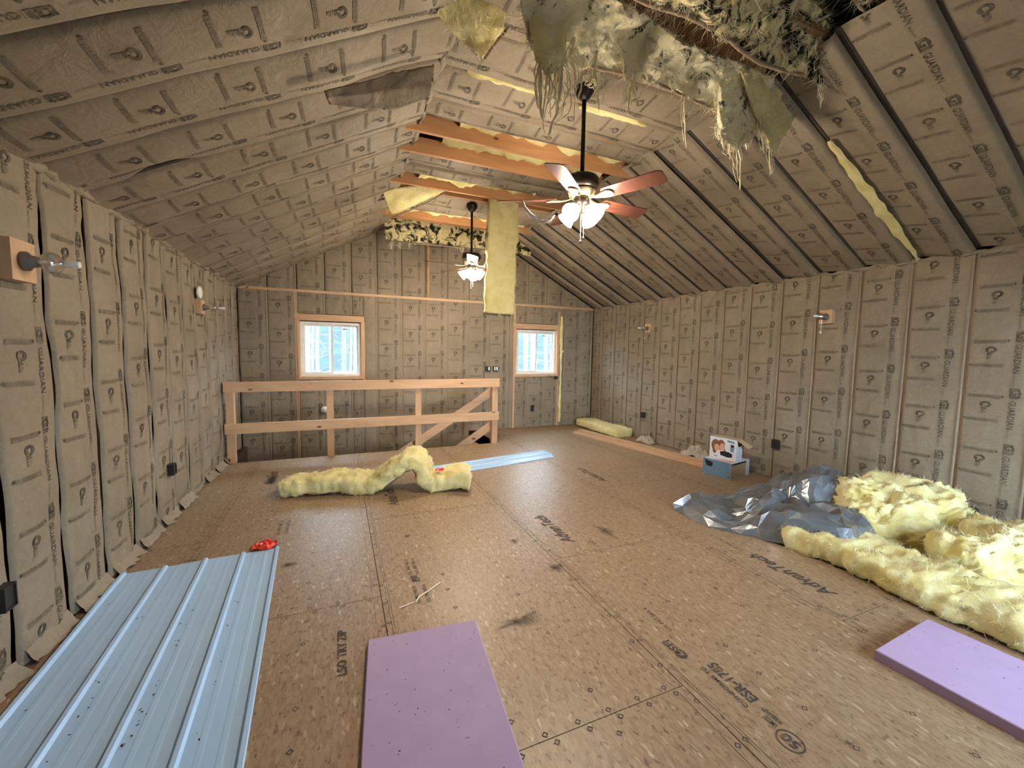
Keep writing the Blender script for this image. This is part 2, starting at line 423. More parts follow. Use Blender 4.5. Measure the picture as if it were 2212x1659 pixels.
def batt(parent, O, V, Nn, w, L, seed, style, top=None, phase=None, slits=(), nu=16, dv=0.045, printed=True, zmax=None):
    """one paper-faced strip: O = corner at u=0,v=0; V = reading direction; Nn = into the room"""
    O, V, Nn = Vector(O), Vector(V).normalized(), Vector(Nn).normalized()
    U = Nn.cross(V).normalized()
    rn = random.Random(seed)
    lean = rn.uniform(-.004, .004); puff = rn.uniform(.8, 1.2); off = rn.uniform(0, 50)
    def surf(u, v, lift=0.0):
        t = u/w; e = min(t, 1-t)*w
        vv = v
        if top: 
            o_ = top(u); vv = o_+(v/L)*(L-o_)
        us = u
        if style == 'pillow':
            g = .022+.020*n3(vv*1.7, off, 1.3)+.006*n3(vv*6, off, 4.3)
            if t > .5: g = .020+.018*n3(vv*1.9, off+9, 2.2)+.006*n3(vv*6.6, off, 7.3)
            us = u+(1-2*t)*g
            d = .016*puff*math.sin(math.pi*t)**.6-.014*(1-sm(e/.010))
            d += .014*n3(u*5, vv*2.2, off)+.006*n3(u*13, vv*7, off+5)+.010*math.exp(-vv*3)*n3(u*20, vv*12, off)
        elif style == 'flat':
            d = .010*puff*math.sin(math.pi*t)+.006*n3(u*4, vv*1.6, off)+.0025*n3(u*16, vv*4, off+3)
            lp = .012+.004*n3(vv*3, off, 8)
            d += (.012+.006*n3(vv*2, off, 3))*math.exp(-((u-w+lp)/.007)**2)
            d -= .012*(1-sm(u/.018))
            # drape folds fanning from the upper corners
            dd = math.exp(-vv*2.6)
            d += .007*dd*math.sin((u*30+vv*24)+off)*sm(e/.05)
            db = math.exp(-max(0, L-vv)*4.0)
            d += .010*db*n3(u*22, vv*5, off+11)*sm(e/.03)
        elif style == 'sag':      # left slope and collar ceiling
            d = .034*puff*math.sin(math.pi*t)**.8+.012*n3(u*4, vv*1.8, off)+.004*n3(u*14, vv*7, off+3)
            d -= .030*(1-sm(e/.014))
            us = u+.010*n3(vv*2.3, off, 5)*(1 if t > .5 else .6)-(.006 if t > .5 else -.004)
            d += .012*math.exp(-((t-.93)/.05)**2)*(.5+n3(vv*2.1, off, 8))
        else:                     # 'lap': right slope, strips lapped like broad shingles
            d = -.028+.056*sm(t/.78)*puff+.006*n3(u*4, vv*1.5, off)+.0025*n3(u*13, vv*5, off+4)
            d -= .035*sm((t-.955)/.045)
            us = u-(.001+.006*n3(vv*1.3, off, 6))*sm((t-.7)/.3)
        for side, a, b, amp in slits:
            if a < vv < b:
                k = math.sin(math.pi*(vv-a)/(b-a))**1.2*amp
                if side == 'L' and t < .35: us += k*(1-t/.35); d += k*.5*(1-t/.35)
                if side == 'R' and t > .65: us -= k*1.1*(t-.65)/.35; d -= k*.1*(t-.65)/.35
        return O+U*us+V*vv+Nn*(d+lift)
    nv = max(2, int(L/dv))
    ts = [.5-.5*math.cos(math.pi*i/nu) for i in range(nu+1)]
    ts = [.6*a+.4*i/nu for i, a in enumerate(ts)]
    vs = [surf(t*w, L*j/nv) for j in range(nv+1) for t in ts]
    k = nu+1
    fs = [(j*k+i, j*k+i+1, (j+1)*k+i+1, (j+1)*k+i) for j in range(nv) for i in range(nu)]
    b = mesh('insulation_batt', vs, fs, 'kraft', parent, True)
    if printed and L > .12:
        ph = rn.uniform(0, PER) if phase is None else phase
        PV, PF, PM = [], [], []
        v0 = -ph; sc = w/.385
        while v0 < L:
            ok = []
            base = len(PV); idx = {}
            for f, m in zip(PU[1], PU[2]):
                q = [PU[0][i] for i in f]
                if min(p[1] for p in q)+v0 < .01 or max(p[1] for p in q)+v0 > L-.012: continue
                if top and min(p[1] for p in q)+v0 < max(top(p[0]*sc) for p in q)+.02: continue
                nf = []
                for i in f:
                    if i not in idx:
                        idx[i] = len(PV)
                        pu, pv = PU[0][i][0]*sc, PU[0][i][1]+v0
                        if top: o_ = top(pu); pv = (pv-o_)/(L-o_)*L
                        PV.append(surf(pu, pv, .0032))
                    nf.append(idx[i])
                PF.append(tuple(nf)); PM.append(m)
            v0 += PER
        if PF: mesh('printed_lettering', PV, PF, ['ink', 'ink_soft'], b, False, PM)
    return b

# ================================================================== SETTING
# ---- floor: subfloor base with the stair opening, strand-board sheets laid on it
g = G()
g.box(XL-.14, XR+.14, YB, ST[2], -.30, -.020)
g.box(ST[1], XR+.14, ST[2], YF+.14, -.30, -.020)
g.box(XL-.14, ST[0], ST[2], YF+.14, -.30, -.020)
floor = g.obj('floor', 'grout'); tag(floor, kind='structure')
T_ADV = text_geo('AdvanTech', 0.145, 0.004, 2, 0.3)
T_ESR = text_geo('ESR-1785', 0.075, 0.002)
T_LIM = text_geo('LIMITED\nWARRANTY', 0.034, 0.0006)
T_50 = text_geo('50', 0.075, 0.002)
T_SPI = text_geo('@SFI', 0.06, 0.002)
T_US = text_geo('U.S. PAT NO. 6', 0.034, 0.0006)
T_ZIP = text_geo('LSO TRY ZIP', 0.060, 0.0022)
T_CONF = text_geo('CONFORMS TO', 0.030, 0.0006)
colx = [XL, -1.02, .22, 1.46, 2.70, 3.94, XR]
def floor_text(P, F, geo, x, y, length=None, dirn=1, h=1.0):
    """lettering running along +Y (dirn=1, feet to the right, upside down for a viewer at the near end)"""
    vs, fs, w = geo; k = (length/w) if length else 1
    n = len(P)
    for a, b in vs: P.append((x-b*h if dirn > 0 else x+b*h, y+a*k if dirn > 0 else y-a*k, .0016))
    F += [tuple(i+n for i in f) for f in fs]
def diamond(P, F, x, y, r=.014):
    n = len(P)
    for q in (r, r*.62):
        P += [(x+q*1.1, y, .0015), (x, y+q, .0015), (x-q*1.1, y, .0015), (x, y-q, .0015)]
    F += [(n+i, n+(i+1) % 4, n+4+(i+1) % 4, n+4+i) for i in range(4)]
def strip(P, F, x0, x1, y0, y1):
    n = len(P); P += [(x0, y0, .0014), (x1, y0, .0014), (x1, y1, .0014), (x0, y1, .0014)]; F.append((n, n+1, n+2, n+3))
rf = random.Random(3)
for ci in range(len(colx)-1):
    a, b = colx[ci], colx[ci+1]
    y0 = .09 if ci % 2 == 1 else 1.33
    ys = [YB]+[y for y in [y0+2.48*k for k in range(-1, 4)] if YB+.05 < y < YF-.05]+[YF]
    for j in range(len(ys)-1):
        p, q = ys[j], ys[j+1]
        gp = .0022
        rects = [(a+gp, b-gp, p+gp, q-gp)]
        if q > ST[2] and a < ST[1]:
            rects = [(a+gp, b-gp, p+gp, ST[2]-.001)] if p < ST[2] else []
            if b > ST[1]: rects.append((ST[1]+.001, b-gp, ST[2]-.001 if p < ST[2] else p+gp, q-gp))
        if not rects: continue
        g = G()
        for r in rects: g.box(r[0], r[1], r[2], r[3], -.020, 0.0)
        pan = g.obj('osb_panel', 'osb', floor)
        P, F = [], []
        q2 = rects[0][3]
        for xx in (a+.030, a+.044, b-.05):
            y = p+.02
            while y < q2-.05:
                l = rf.uniform(.15, .6); strip(P, F, xx, xx+.0022, y, min(y+l, q2-.02)); y += l+rf.uniform(.01, .08)
        y = p+.13
        while y < q2-.05:                     # nailing diamonds in rows
            for xx in (a+.02, a+.41, a+.82, b-.02):
                if a+.01 < xx < b-.01 and rf.random() < .8: diamond(P, F, xx+rf.uniform(-.01, .01), y+rf.uniform(-.012, .012))
            y += .205
        for xx in [a+.06+.155*i for i in range(8)]:
            if xx < b-.02:
                diamond(P, F, xx, p+.022); 
                if rf.random() < .7: diamond(P, F, xx+.03, q2-.022)
        if P: mesh('stamped_marks', P, F, 'osb_ink', pan)
        P, F = [], []
        L_ = {(3, 2): [(T_ADV, 1.76, 2.76, .58), (T_US, 1.90, 2.62, .12)],
              (3, 1): [(T_US, 1.70, 1.64, .22), (T_SPI, 1.62, 1.45, .14), (T_ESR, 1.72, 1.14, .24), (T_CONF, 1.645, 1.13, .25), (T_LIM, 1.672, 1.018, .09), (T_ADV, 1.45+.14, .5, .3)],
              (3, 0): [],
              (4, 1): [(T_ADV, 2.98, 1.50, .58), (T_US, 2.93, 2.15, .30)],
              (4, 2): [(T_ADV, 2.98, 3.98, .60)],
              (2, 2): [(T_ADV, .53, 4.08, .5), (T_US, .50, 2.40, .20), (T_US, .44, 2.40, .20), (T_US, .49, 2.75, .22), (T_SPI, .47, 2.65, .08), (T_US, .44, 2.75, .22)],
              (1, 1): [(T_ZIP, .01, 1.98, .34)],
              (1, 2): [(T_US, -.42, 3.75, .3), (T_US, -.48, 3.75, .3), (T_SPI, -.46, 3.45, .12), (T_ADV, -.70, 5.22, .52-.17)],
              (1, 3): [(T_ADV, -.72, 5.24, .5)]}.get((ci, j), [])
        for geo, x, y, ln in L_: floor_text(P, F, geo, x, y, ln)
        if (ci, j) == (3, 1):                # ringed 50
            floor_text(P, F, T_50, 1.672, .922, .066, h=.8)
            n = len(P)
            for k in range(28):
                t = 2*math.pi*k/28
                for r in (.047, .053): P.append((1.65+r*.9*math.cos(t), .955+r*math.sin(t), .0016))
            F += [(n+2*k, n+2*((k+1) % 28), n+2*((k+1) % 28)+1, n+2*k+1) for k in range(28)]
        if P: mesh('stamped_lettering', P, F, 'osb_ink', pan)
# soot smudges ground into the boards, dense in the middle and fading out
def m_smudge():
    m, nt, b = mat('soot_smudge')
    b.inputs['Base Color'].default_value = (0.03, 0.026, 0.024, 1); b.inputs['Roughness'].default_value = .9
    at_ = N(nt, 'ShaderNodeAttribute', attribute_name='soot_amount')
    f = noise_tex(nt, coords(nt), 26, 6, 0.75)
    mu = N(nt, 'ShaderNodeMath', operation='MULTIPLY'); nt.links.new(at_.outputs['Fac'], mu.inputs[0])
    nt.links.new(ramp(nt, f, [(0.3, (.15, .15, .15)), (0.7, (1, 1, 1))]), mu.inputs[1])
    t = N(nt, 'ShaderNodeBsdfTransparent'); mx = N(nt, 'ShaderNodeMixShader')
    nt.links.new(mu.outputs[0], mx.inputs[0]); nt.links.new(t.outputs[0], mx.inputs[1]); nt.links.new(b.outputs[0], mx.inputs[2])
    nt.links.new(mx.outputs[0], nt.nodes['Material Output'].inputs['Surface'])
    return m
M['smudge'] = m_smudge()
for (x, y, sx, sy) in ((1.86, .86, .035, .03), (1.42, 2.47, .10, .07), (2.11, 2.84, .08, .24), (.93, 2.03, .20, .07), (1.3, 2.95, .05, .09), (.5, 3.35, .05, .05), (-.35, 3.2, .1, .05)):
    n, k = 30, 6; vs = []; dn = []
    for j in range(k+1):
        for i in range(n):
            t = 2*math.pi*i/n; rr_ = (j/k)*(.8+.6*n3(math.cos(t)*1.7+x, math.sin(t)*1.7+y, 2))
            vs.append((x+sx*rr_*math.cos(t), y+sy*rr_*math.sin(t), .0022)); dn.append(.95*(1-sm(j/k)))
    o = mesh('soot_smudge', vs, [(j*n+i, j*n+(i+1) % n, (j+1)*n+(i+1) % n, (j+1)*n+i) for j in range(k) for i in range(n)], 'smudge', floor)
    o.data.attributes.new('soot_amount', 'FLOAT', 'POINT').data.foreach_set('value', dn)

# ---- side walls
def wall_side(name, xs, sgn):
    """xs = stud face, sgn = +1 when the room lies toward +X"""
    back = xs-sgn*.14
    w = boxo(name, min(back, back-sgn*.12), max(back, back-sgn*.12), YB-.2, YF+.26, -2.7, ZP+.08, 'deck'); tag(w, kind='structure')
    return w
wl = wall_side('wall_left', XL, 1)
wr = wall_side('wall_right', XR, -1)
Y0 = 1.745-BAY*7
sd = 100
nb = int((YF-Y0)/BAY)+1
for i in range(nb+1):
    y = Y0+BAY*i
    if YB < y < YF-.03:
        boxo('stud', XL-.14, XL-.060, y-.019, y+.019, 0, ZP, 'deck', wl)  # left studs near-black, standing in for shade in the batt gaps
        boxo('stud', XR+.006, XR+.14, y-.019, y+.019, 0, ZP, 'stud', wr)
for i in range(nb):
    y0, y1 = Y0+BAY*i, min(Y0+BAY*(i+1), YF-.01)
    if y1 < YB+.2 or y1-y0 < .15: continue
    sd += 1
    # left wall: viewer's right is away (+Y)
    batt(wl, (XL, y0+.001, ZP+.01), (0, 0, -1), (1, 0, 0), y1-y0-.002, ZP+.005, sd, 'pillow', nu=22, printed=y1 > 1.9)
    batt(wr, (XR, y1-.001, ZP+.01), (0, 0, -1), (-1, 0, 0), y1-y0-.002, ZP+.005, sd+300, 'flat', nu=22, printed=y1 > .9)

# ---- far gable wall
WIN = ((-.58, .36, 1.075, 1.985), (3.255, 4.175, 1.085, 1.985))
def roofz(x): return min(2.47+SL*(x-XL), 2.47+SL*(XR-x))
g = G()
yb0, yb1 = YF+.14, YF+.26
cuts = [XL-.2, WIN[0][0], WIN[0][1], WIN[1][0], WIN[1][1], XR+.2]
for i in range(5):
    a, b = cuts[i], cuts[i+1]
    wz = [w for w in WIN if abs(w[0]-a) < 1e-6]
    if wz:
        g.box(a, b, yb0, yb1, -2.7, wz[0][2]); g.box(a, b, yb0, yb1, wz[0][3], 4.8)
    else: g.box(a, b, yb0, yb1, -2.7, 4.8)
wf = g.obj('wall_far', 'deck'); tag(wf, kind='structure')
boxo('top_plate', XL, XR, YF-.004, YF+.14, ZP-.005, ZP+.035, 'wood_x', wf)
xs = [XL+.005]+[-1.02+BAY*k+.0 for k in range(15)]+[XR-.005]
xs = [x for x in xs if x <= XR-.004]
# upper gable strips
for i in range(len(xs)-1):
    a, b = xs[i], xs[i+1]
    if b-a < .1: continue
    zt = max(roofz(a), roofz(b), roofz((a+b)/2)); zt = min(zt, 4.0)
    L = zt-(ZP+.035)
    if L < .08: continue
    sd += 1
    batt(wf, (a+.004, YF, zt), (0, 0, -1), (0, -1, 0), b-a-.008, L, sd, 'flat',
         top=(lambda u, a=a, zt=zt: max(0.0, zt-roofz(a+.004+u))), nu=18)
# lower strips, broken by the windows and carried down the stairwell
ZS = -.30
for i in range(len(xs)-1):
    a, b = xs[i], xs[i+1]
    if b-a < .1: continue
    zb = ZS if b < ST[1]+.05 else .004
    segs = [(ZP-.006, zb)]
    for w in WIN:
        if a < w[1]-.02 and b > w[0]+.02:
            # split the strip around the opening
            segs = [(ZP-.006, w[3]+.125), (w[2]-.045, zb)]
            if a < w[0]-.06:
                sd += 1; batt(wf, (a+.001, YF, ZP-.006), (0, 0, -1), (0, -1, 0), w[0]-.064-a, ZP-.006-zb, sd, 'flat', nu=12, printed=w[0]-a > .3); a = w[0]-.03
            if b > w[1]+.06:
                sd += 1; batt(wf, (w[1]+.034, YF, ZP-.006), (0, 0, -1), (0, -1, 0), b-w[1]-.036, ZP-.006-zb, sd, 'flat', nu=12, printed=b-w[1] > .3); b = w[1]+.03
    for zt, zl in segs:
        if b-a < .1: continue
        sd += 1
        batt(wf, (a-.003, YF, zt), (0, 0, -1), (0, -1, 0), b-a+.004, zt-zl, sd, 'flat', nu=18)
for x in xs[1:-1]:
    if all(not (w[0]-.05 < x < w[1]+.05) for w in WIN):
        boxo('stud', x-.019, x+.019, YF+.014, YF+.14, ZS, ZP, 'stud', wf)
# rim batts along the stairwell, lying sideways under floor level
for a, b in ((ST[0], .6), (.6, ST[1])):
    sd += 1
    batt(wf, (b, YF-.06, ZS+.32-.32), (-1, 0, 0), (0, -1, 0), .36, b-a, sd, 'sag')
boxo('stairwell_ledger', ST[0], ST[1], YF-.03, YF+.01, ZS-.06, ZS+.01, 'stud', wf)
# bare trimmer studs beside the windows
boxo('trimmer_stud', WIN[0][0]-.062, WIN[0][0]-.024, YF-.006, YF+.12, ZS, ZP, 'wood_z', wf)
boxo('trimmer_stud', WIN[0][1]+.022, WIN[0][1]+.058, YF-.006, YF+.12, .9, 2.0, 'wood_z', wf)
boxo('trimmer_stud', WIN[1][0]-.062, WIN[1][0]-.022, YF-.006, YF+.12, 0, ZP, 'wood_z', wf)
boxo('trimmer_stud', WIN[1][1]+.022, WIN[1][1]+.060, YF-.006, YF+.12, 0, ZP-.08, 'wood_z', wf)
# a bare seam of yellow fibre right of the second window and a wood stripe in the gable
def fluff_strip(name, parent, O, A, L, B, Nn, wf_, seed, m='fluff', dep=.03, n=40, k=7):
    O, A, B, Nn = Vector(O), Vector(A).normalized(), Vector(B).normalized(), Vector(Nn).normalized()
    vs = []
    for i in range(n+1):
        s = L*i/n; w = wf_(i/n)
        for j in range(k+1):
            t = j/k*2-1
            d = dep*(1-t*t)+.02*fr(s*7, t*.6+seed, seed)
            vs.append(O+A*s+B*(t*w/2+.012*n3(s*9, seed, t))+Nn*d)
    fs = [(i*(k+1)+j, i*(k+1)+j+1, (i+1)*(k+1)+j+1, (i+1)*(k+1)+j) for i in range(n) for j in range(k)]
    return mesh(name, vs, fs, m, parent, True)
fluff_strip('exposed_fiberglass', wf, (WIN[1][1]+.10, YF-.012, 2.28), (0, 0, -1), 2.2, (1, 0, 0), (0, -1, 0), lambda t: .055+.02*math.sin(t*9), 3)
fluff_strip('exposed_fiberglass', wf, (1.50, YF-.012, 3.45), (0, 0, -1), .9, (1, 0, 0), (0, -1, 0), lambda t: .05, 5, m='wood_z')  # bare lumber stripe, wood rather than fibre

# windows: jamb lumber, vinyl slider frame, two sashes with panes
for i, (a, b, z0, z1) in enumerate(WIN):
    wi = empty('window_%d' % (i+1), ((a+b)/2, YF, z0), kind='structure')
    boxo('header_board', a-.07, b+.05, YF-.012, YF+.10, z1+.012, z1+.115, 'wood_x', wi)
    g = G(); g.box(a-.03, a, YF-.008, YF+.14, z0-.02, z1+.012); g.box(b, b+.03, YF-.008, YF+.14, z0-.02, z1+.012)
    g.obj('jamb_board', 'jamb', wi)
    boxo('sill_board', a-.03, b+.03, YF-.012, YF+.14, z0-.045, z0, 'wood_x', wi)
    fw = .045
    g = G(); ya, yb = YF+.045, YF+.135
    g.box(a+.004, a+fw, ya, yb, z0+.004, z1-.004); g.box(b-fw, b-.004, ya, yb, z0+.004, z1-.004)
    g.box(a+fw, b-fw, ya, yb, z0+.004, z0+fw); g.box(a+fw, b-fw, ya, yb, z1-fw, z1-.004)
    g.obj('window_frame', 'vinyl', wi)
    mid = (a+b)/2+.03
    for k, (p, q, yy) in enumerate(((a+fw, mid, YF+.062), (mid-.03, b-fw, YF+.098))):
        s_ = .030
        g = G(); g.box(p, p+s_, yy, yy+.03, z0+fw, z1-fw); g.box(q-s_, q, yy, yy+.03, z0+fw, z1-fw)
        g.box(p+s_, q-s_, yy, yy+.03, z0+fw, z0+fw+s_); g.box(p+s_, q-s_, yy, yy+.03, z1-fw-s_, z1-fw)
        sash = g.obj('sash', 'vinyl', wi)
        boxo('pane', p+s_-.004, q-s_+.004, yy+.012, yy+.016, z0+fw+s_-.004, z1-fw-s_+.004, 'pane', sash)
        boxo('sash_latch', (p+q)/2-.04, (p+q)/2+.04, yy-.006, yy, z1-fw-s_-.04, z1-fw-s_-.028, 'black', sash) if k else boxo('sash_latch', q-.022, q-.008, yy-.012, yy, (z0+z1)/2-.05, (z0+z1)/2+.05, 'vinyl', sash)
    portal(((a+b)/2, YF+.3, (z0+z1)/2), (math.radians(90), 0, 0), b-a, z1-z0)

# ---- rear wall (behind the camera) with a glazed double door
DX0, DX1, DZ1 = 2.45, 4.55, 2.08
g = G()
g.box(XL-.2, DX0, YB-.16, YB, -2.7, 4.8); g.box(DX1, XR+.2, YB-.16, YB, -2.7, 4.8)
g.box(DX0, DX1, YB-.16, YB, DZ1, 4.8); g.box(DX0, DX1, YB-.16, YB, -2.7, 0)
wb = g.obj('wall_rear', 'kraft'); tag(wb, kind='structure')
dr = empty('door_1', ((DX0+DX1)/2, YB, 0), kind='structure')
for p, q in ((DX0, (DX0+DX1)/2), ((DX0+DX1)/2, DX1)):
    g = G(); f = .07; y0_, y1_ = YB-.11, YB-.06
    g.box(p, p+f, y0_, y1_, 0, DZ1); g.box(q-f, q, y0_, y1_, 0, DZ1)
    g.box(p+f, q-f, y0_, y1_, 0, .16); g.box(p+f, q-f, y0_, y1_, DZ1-f, DZ1)
    leaf = g.obj('door_leaf', 'vinyl', dr)
    boxo('pane', p+f-.004, q-f+.004, y0_+.02, y0_+.025, .156, DZ1-f+.004, 'pane', leaf)
portal(((DX0+DX1)/2, YB-.25, DZ1/2), (math.radians(-90), 0, 0), DX1-DX0, DZ1)

# ---- roof: sheathing, rafters, paper on the slopes and on the collar ceiling
RD = .17
g = G()
xm = (XL+XR)/2
def slab(x0, x1):
    z0_, z1_ = roofz(x0)+RD, roofz(x1)+RD
    vs = [(x, y, z) for y in (YB-.2, YF+.26) for x, z in ((x0, z0_), (x1, z1_), (x1, z1_+.06), (x0, z0_+.06))]
    g.add(vs, [(0, 1, 2, 3), (7, 6, 5, 4), (0, 4, 5, 1), (3, 2, 6, 7), (1, 5, 6, 2), (0, 3, 7, 4)])
g2 = None
def roofz_ext(x): return roofz(x)
slab(XL, xm); slab(xm, XR)
g.add([(x, y, z) for y in (YB-.2, YF+.26) for x, z in ((XL-.26, ZP), (XL, 2.47+RD), (XL, 2.47+RD+.06), (XL-.26, ZP+.1))], [(0, 1, 2, 3), (7, 6, 5, 4), (0, 4, 5, 1), (3, 2, 6, 7), (1, 5, 6, 2), (0, 3, 7, 4)])
g.add([(x, y, z) for y in (YB-.2, YF+.26) for x, z in ((XR+.26, ZP), (XR, 2.47+RD), (XR, 2.47+RD+.06), (XR+.26, ZP+.1))], [(0, 1, 2, 3), (7, 6, 5, 4), (0, 4, 5, 1), (3, 2, 6, 7), (1, 5, 6, 2), (0, 3, 7, 4)])
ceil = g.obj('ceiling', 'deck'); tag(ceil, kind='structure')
YR0 = 2.155-BAY*8
LSL = math.hypot(XC0-XL, ZC-2.47)
dirL = Vector((XC0-XL, 0, ZC-2.47)).normalized()     # up the left slope
dirR = Vector((XC1-XR, 0, ZC-2.47)).normalized()
nL = Vector((dirL.z, 0, -dirL.x)); nR = Vector((-dirL.z, 0, -dirL.x))
nrb = int((YF-YR0)/BAY)+1
SLIT = {round(2.155+BAY*3, 2): [('R', 1.72, 2.06, .045)], round(2.155+BAY*4, 2): [],
        round(2.155+BAY*5, 2): [('R', 1.60, 1.90, .05)]}
for i in range(nrb+1):
    y0, y1 = YR0+BAY*i, YR0+BAY*(i+1)
    if y0 > YF-.1: break
    y1 = min(y1, YF-.005)
    if YB < y0:
        for nn, dl, x0 in ((nL, dirL, XL), (nR, dirR, XR)):
            g = G(); a = Vector((x0, y0, 2.47))-nn*.085; b = a+dl*(LSL+1.2 if False else LSL+.02)
            g.bar(a, b, .038, .13, up=nn); g.obj('rafter', 'deck', ceil)  # rafters near-black in place of shade in the paper creases
    if y1 < -.6: continue
    sd += 1
    yk = round(y1-BAY, 2)
    sl = []
    if abs(y0-(2.155+BAY*2)) < .02: sl = [('R', 1.72, 2.16, .075)]
    if abs(y0-(2.155+BAY*4)) < .02: sl = [('R', 1.66, 2.06, .08)]
    if abs(y0-(2.155+BAY*7)) < .02: sl = [('R', 1.66, 2.10, .06)]
    # left slope: reading from ridge to eave, viewer's right is +Y
    batt(ceil, Vector((XC0, y0, ZC))+dirL*.015, -dirL, nL, y1-y0, LSL+.01, sd+600, 'sag', slits=sl, nu=20, printed=y1 > 1.4)
    cutR = 0.0
    batt(ceil, Vector((XC1, y1, ZC))+dirR*(.015-cutR), -dirR, nR, y1-y0, LSL+.01-cutR, sd+900, 'lap', nu=20, printed=y1 > .7)
# exposed yellow seam on the right slope
fluff_strip('exposed_fiberglass', ceil, Vector((XC1, 2.12, ZC))-dirR*.72+nR*.012, -dirR, LSL-.74, (0, 1, 0), nR, lambda t: .03+.06*math.sin(math.pi*min(1, t*1.02))**.8, 7, 'fluff', .012)
# scrunched paper cuffs where the slopes meet the walls
def cuff(parent, pts, r, seed, nm='paper_cuff'):
    g_ = G(); P = []; R_ = []
    for i, p in enumerate(pts):
        P.append(Vector(p)+Vector((.018*n3(i*.45, seed, 1), 0, .022*n3(i*.35, seed, 3)))); R_.append(r*max(.12, 1+.9*n3(i*.6, seed, 5)))
    g_.tube(P, R_, 10)
    o = g_.obj(nm, 'kraft', parent, True)
    for v in o.data.vertices:
        d = .024*fr(v.co.x*16, v.co.y*11, v.co.z*16+seed, 3)
        v.co.x += d; v.co.z += d*.8
    return o
cuff(wl, [(XL+.002, y, 2.462) for y in np.arange(-1.2, YF, .035)], .026, 3)
cuff(wr, [(XR-.0, y, 2.462) for y in np.arange(-1.2, YF, .035)], .022, 8)
cuff(ceil, [(XC0+.005, y, ZC-.004) for y in np.arange(2.45, 6.3, .035)], .022, 12)
cuff(ceil, [(XC1-.005, y, ZC-.004) for y in np.arange(2.60, 6.3, .035)], .018, 17)
for i in range(nb):                     # crumpled paper feet along the left wall
    y = Y0+BAY*(i+.5)
    if y < 1.6: continue
    rr = random.Random(i)
    if rr.random() < .62:
        g = G(); n = 9
        for a in range(n):
            for b in range(5):
                pass
        vs = []
        for a in range(12):
            for b in range(6):
                u = a/11-.5; v = b/5
                vs.append((XL+.01+v*(.05+.05*n3(a*.5, i, 2))+.012*n3(a*1.3, b*1.1, i), y+u*.34, .004+.075*(1-v)**1.5+.016*abs(n3(a*1.1, b*1.2, i+4))))
        mesh('paper_foot', vs, [(a*6+b, a*6+b+1, (a+1)*6+b+1, (a+1)*6+b) for a in range(11) for b in range(5)], 'kraft', wl, True)

# collar joists: the exposed ones hang lower than the paper
JY = [2.155+.06+BAY*k for k in range(-6, 13)]
EXPO = {3.865: 1, 4.278: 1, 5.103: 1, 6.34: 1}
for y in JY:
    ex = any(abs(y-k) < .03 for k in EXPO)
    zb = 3.50 if ex else ZC+.012
    dx = .16 if ex else .02
    if y > YF-.05: continue
    boxo('collar_joist', XC0-dx, XC1+dx, y-.019, y+.019, zb, zb+.15, 'joist' if ex or y > 2 else 'stud', ceil)
def fluff_fill(name, y0, y1, z, seed, x0=XC0+.1, x1=XC1-.1, m='fluff', amp=.085):
    """fibre pushed up between two joists, ragged near edge drooping"""
    vs = []; nx, ny = 70, 10
    for i in range(nx+1):
        x = x0+(x1-x0)*i/nx
        for j in range(ny+1):
            t = j/ny
            vs.append((x, y0+(y1-y0)*t, z+amp*fr(x*4.2, t*2+seed, seed, 4)-.02*math.sin(math.pi*t)))
    k = ny+1
    return mesh(name, vs, [(i*k+j, i*k+j+1, (i+1)*k+j+1, (i+1)*k+j) for i in range(nx) for j in range(ny)], m, ceil, True)
def collar(y0, y1, seed, depth=1.0, z=ZC):
    batt(ceil, (XC1, y0, z), (-1, 0, 0), (0, 0, -1), (y1-y0)*depth, XC1-XC0, seed, 'sag', nu=16)
for k in range(len(JY)-1):
    y0, y1 = JY[k], JY[k+1]
    c = (y0+y1)/2
    if c < -.6 or y1 > YF: continue
    if c < 2.3 and c > 1.3: continue                   # torn open overhead
    if abs(c-4.07) < .1:
        fluff_fill('exposed_fiberglass', y0+.02, y1-.02, ZC+.06, 11, XC0+.28); continue
    if abs(c-5.31) < .1: continue
    if abs(c-4.89) < .1:
        collar(y0, y1, 2000+k, .55, ZC-.01); fluff_fill('exposed_fiberglass', y0+.05, y1-.02, ZC+.03, 12, XC0+.2, XC1-.6, amp=.09); continue
    if abs(c-3.66) < .1:
        collar(y0, y1, 2000+k, .62); fluff_fill('exposed_fiberglass', y0+.05, y1-.02, ZC+.045, 14, XC0+.35); continue
    if abs(c-6.13) < .1:
        collar(y0, y1, 2000+k, .6); fluff_fill('exposed_fiberglass', y0+.1, y1-.02, ZC+.04, 15); continue
    if c > 6.4: continue
    collar(y0, y1, 2000+k)
# yellow bulge showing through the split seam of the collar paper
fluff_strip('exposed_fiberglass', ceil, (2.55, 3.045, ZC-.004), (-1, 0, 0), .7, (0, 1, 0), (0, 0, -1), lambda t: .01+.075*math.sin(math.pi*t), 21, 'fluff', .022)
fluff_strip('exposed_fiberglass', ceil, (1.50, 3.04, ZC-.004), (-1, 0, 0), .6, (0, 1, 0), (0, 0, -1), lambda t: .01+.035*math.sin(math.pi*t), 22, 'fluff', .018)

# ---- stairwell below the floor
g = G(); g.box(XL-.2, XR+.2, 5.2, YF+.26, -2.75, -2.65); g.obj('stairwell_floor', 'deck', floor)
boxo('stairwell_lining', XL-.14, XR, ST[2]-.16, ST[2]-.04, -2.7, -.02, 'stud', floor)
boxo('stairwell_trimmer', ST[0], ST[1], ST[2]-.04, ST[2], -.30, -.0005, 'wood_x', floor)
boxo('stairwell_trimmer', ST[1]-.0, ST[1]+.04, ST[2], YF, -.30, -.0205, 'wood_y', floor)

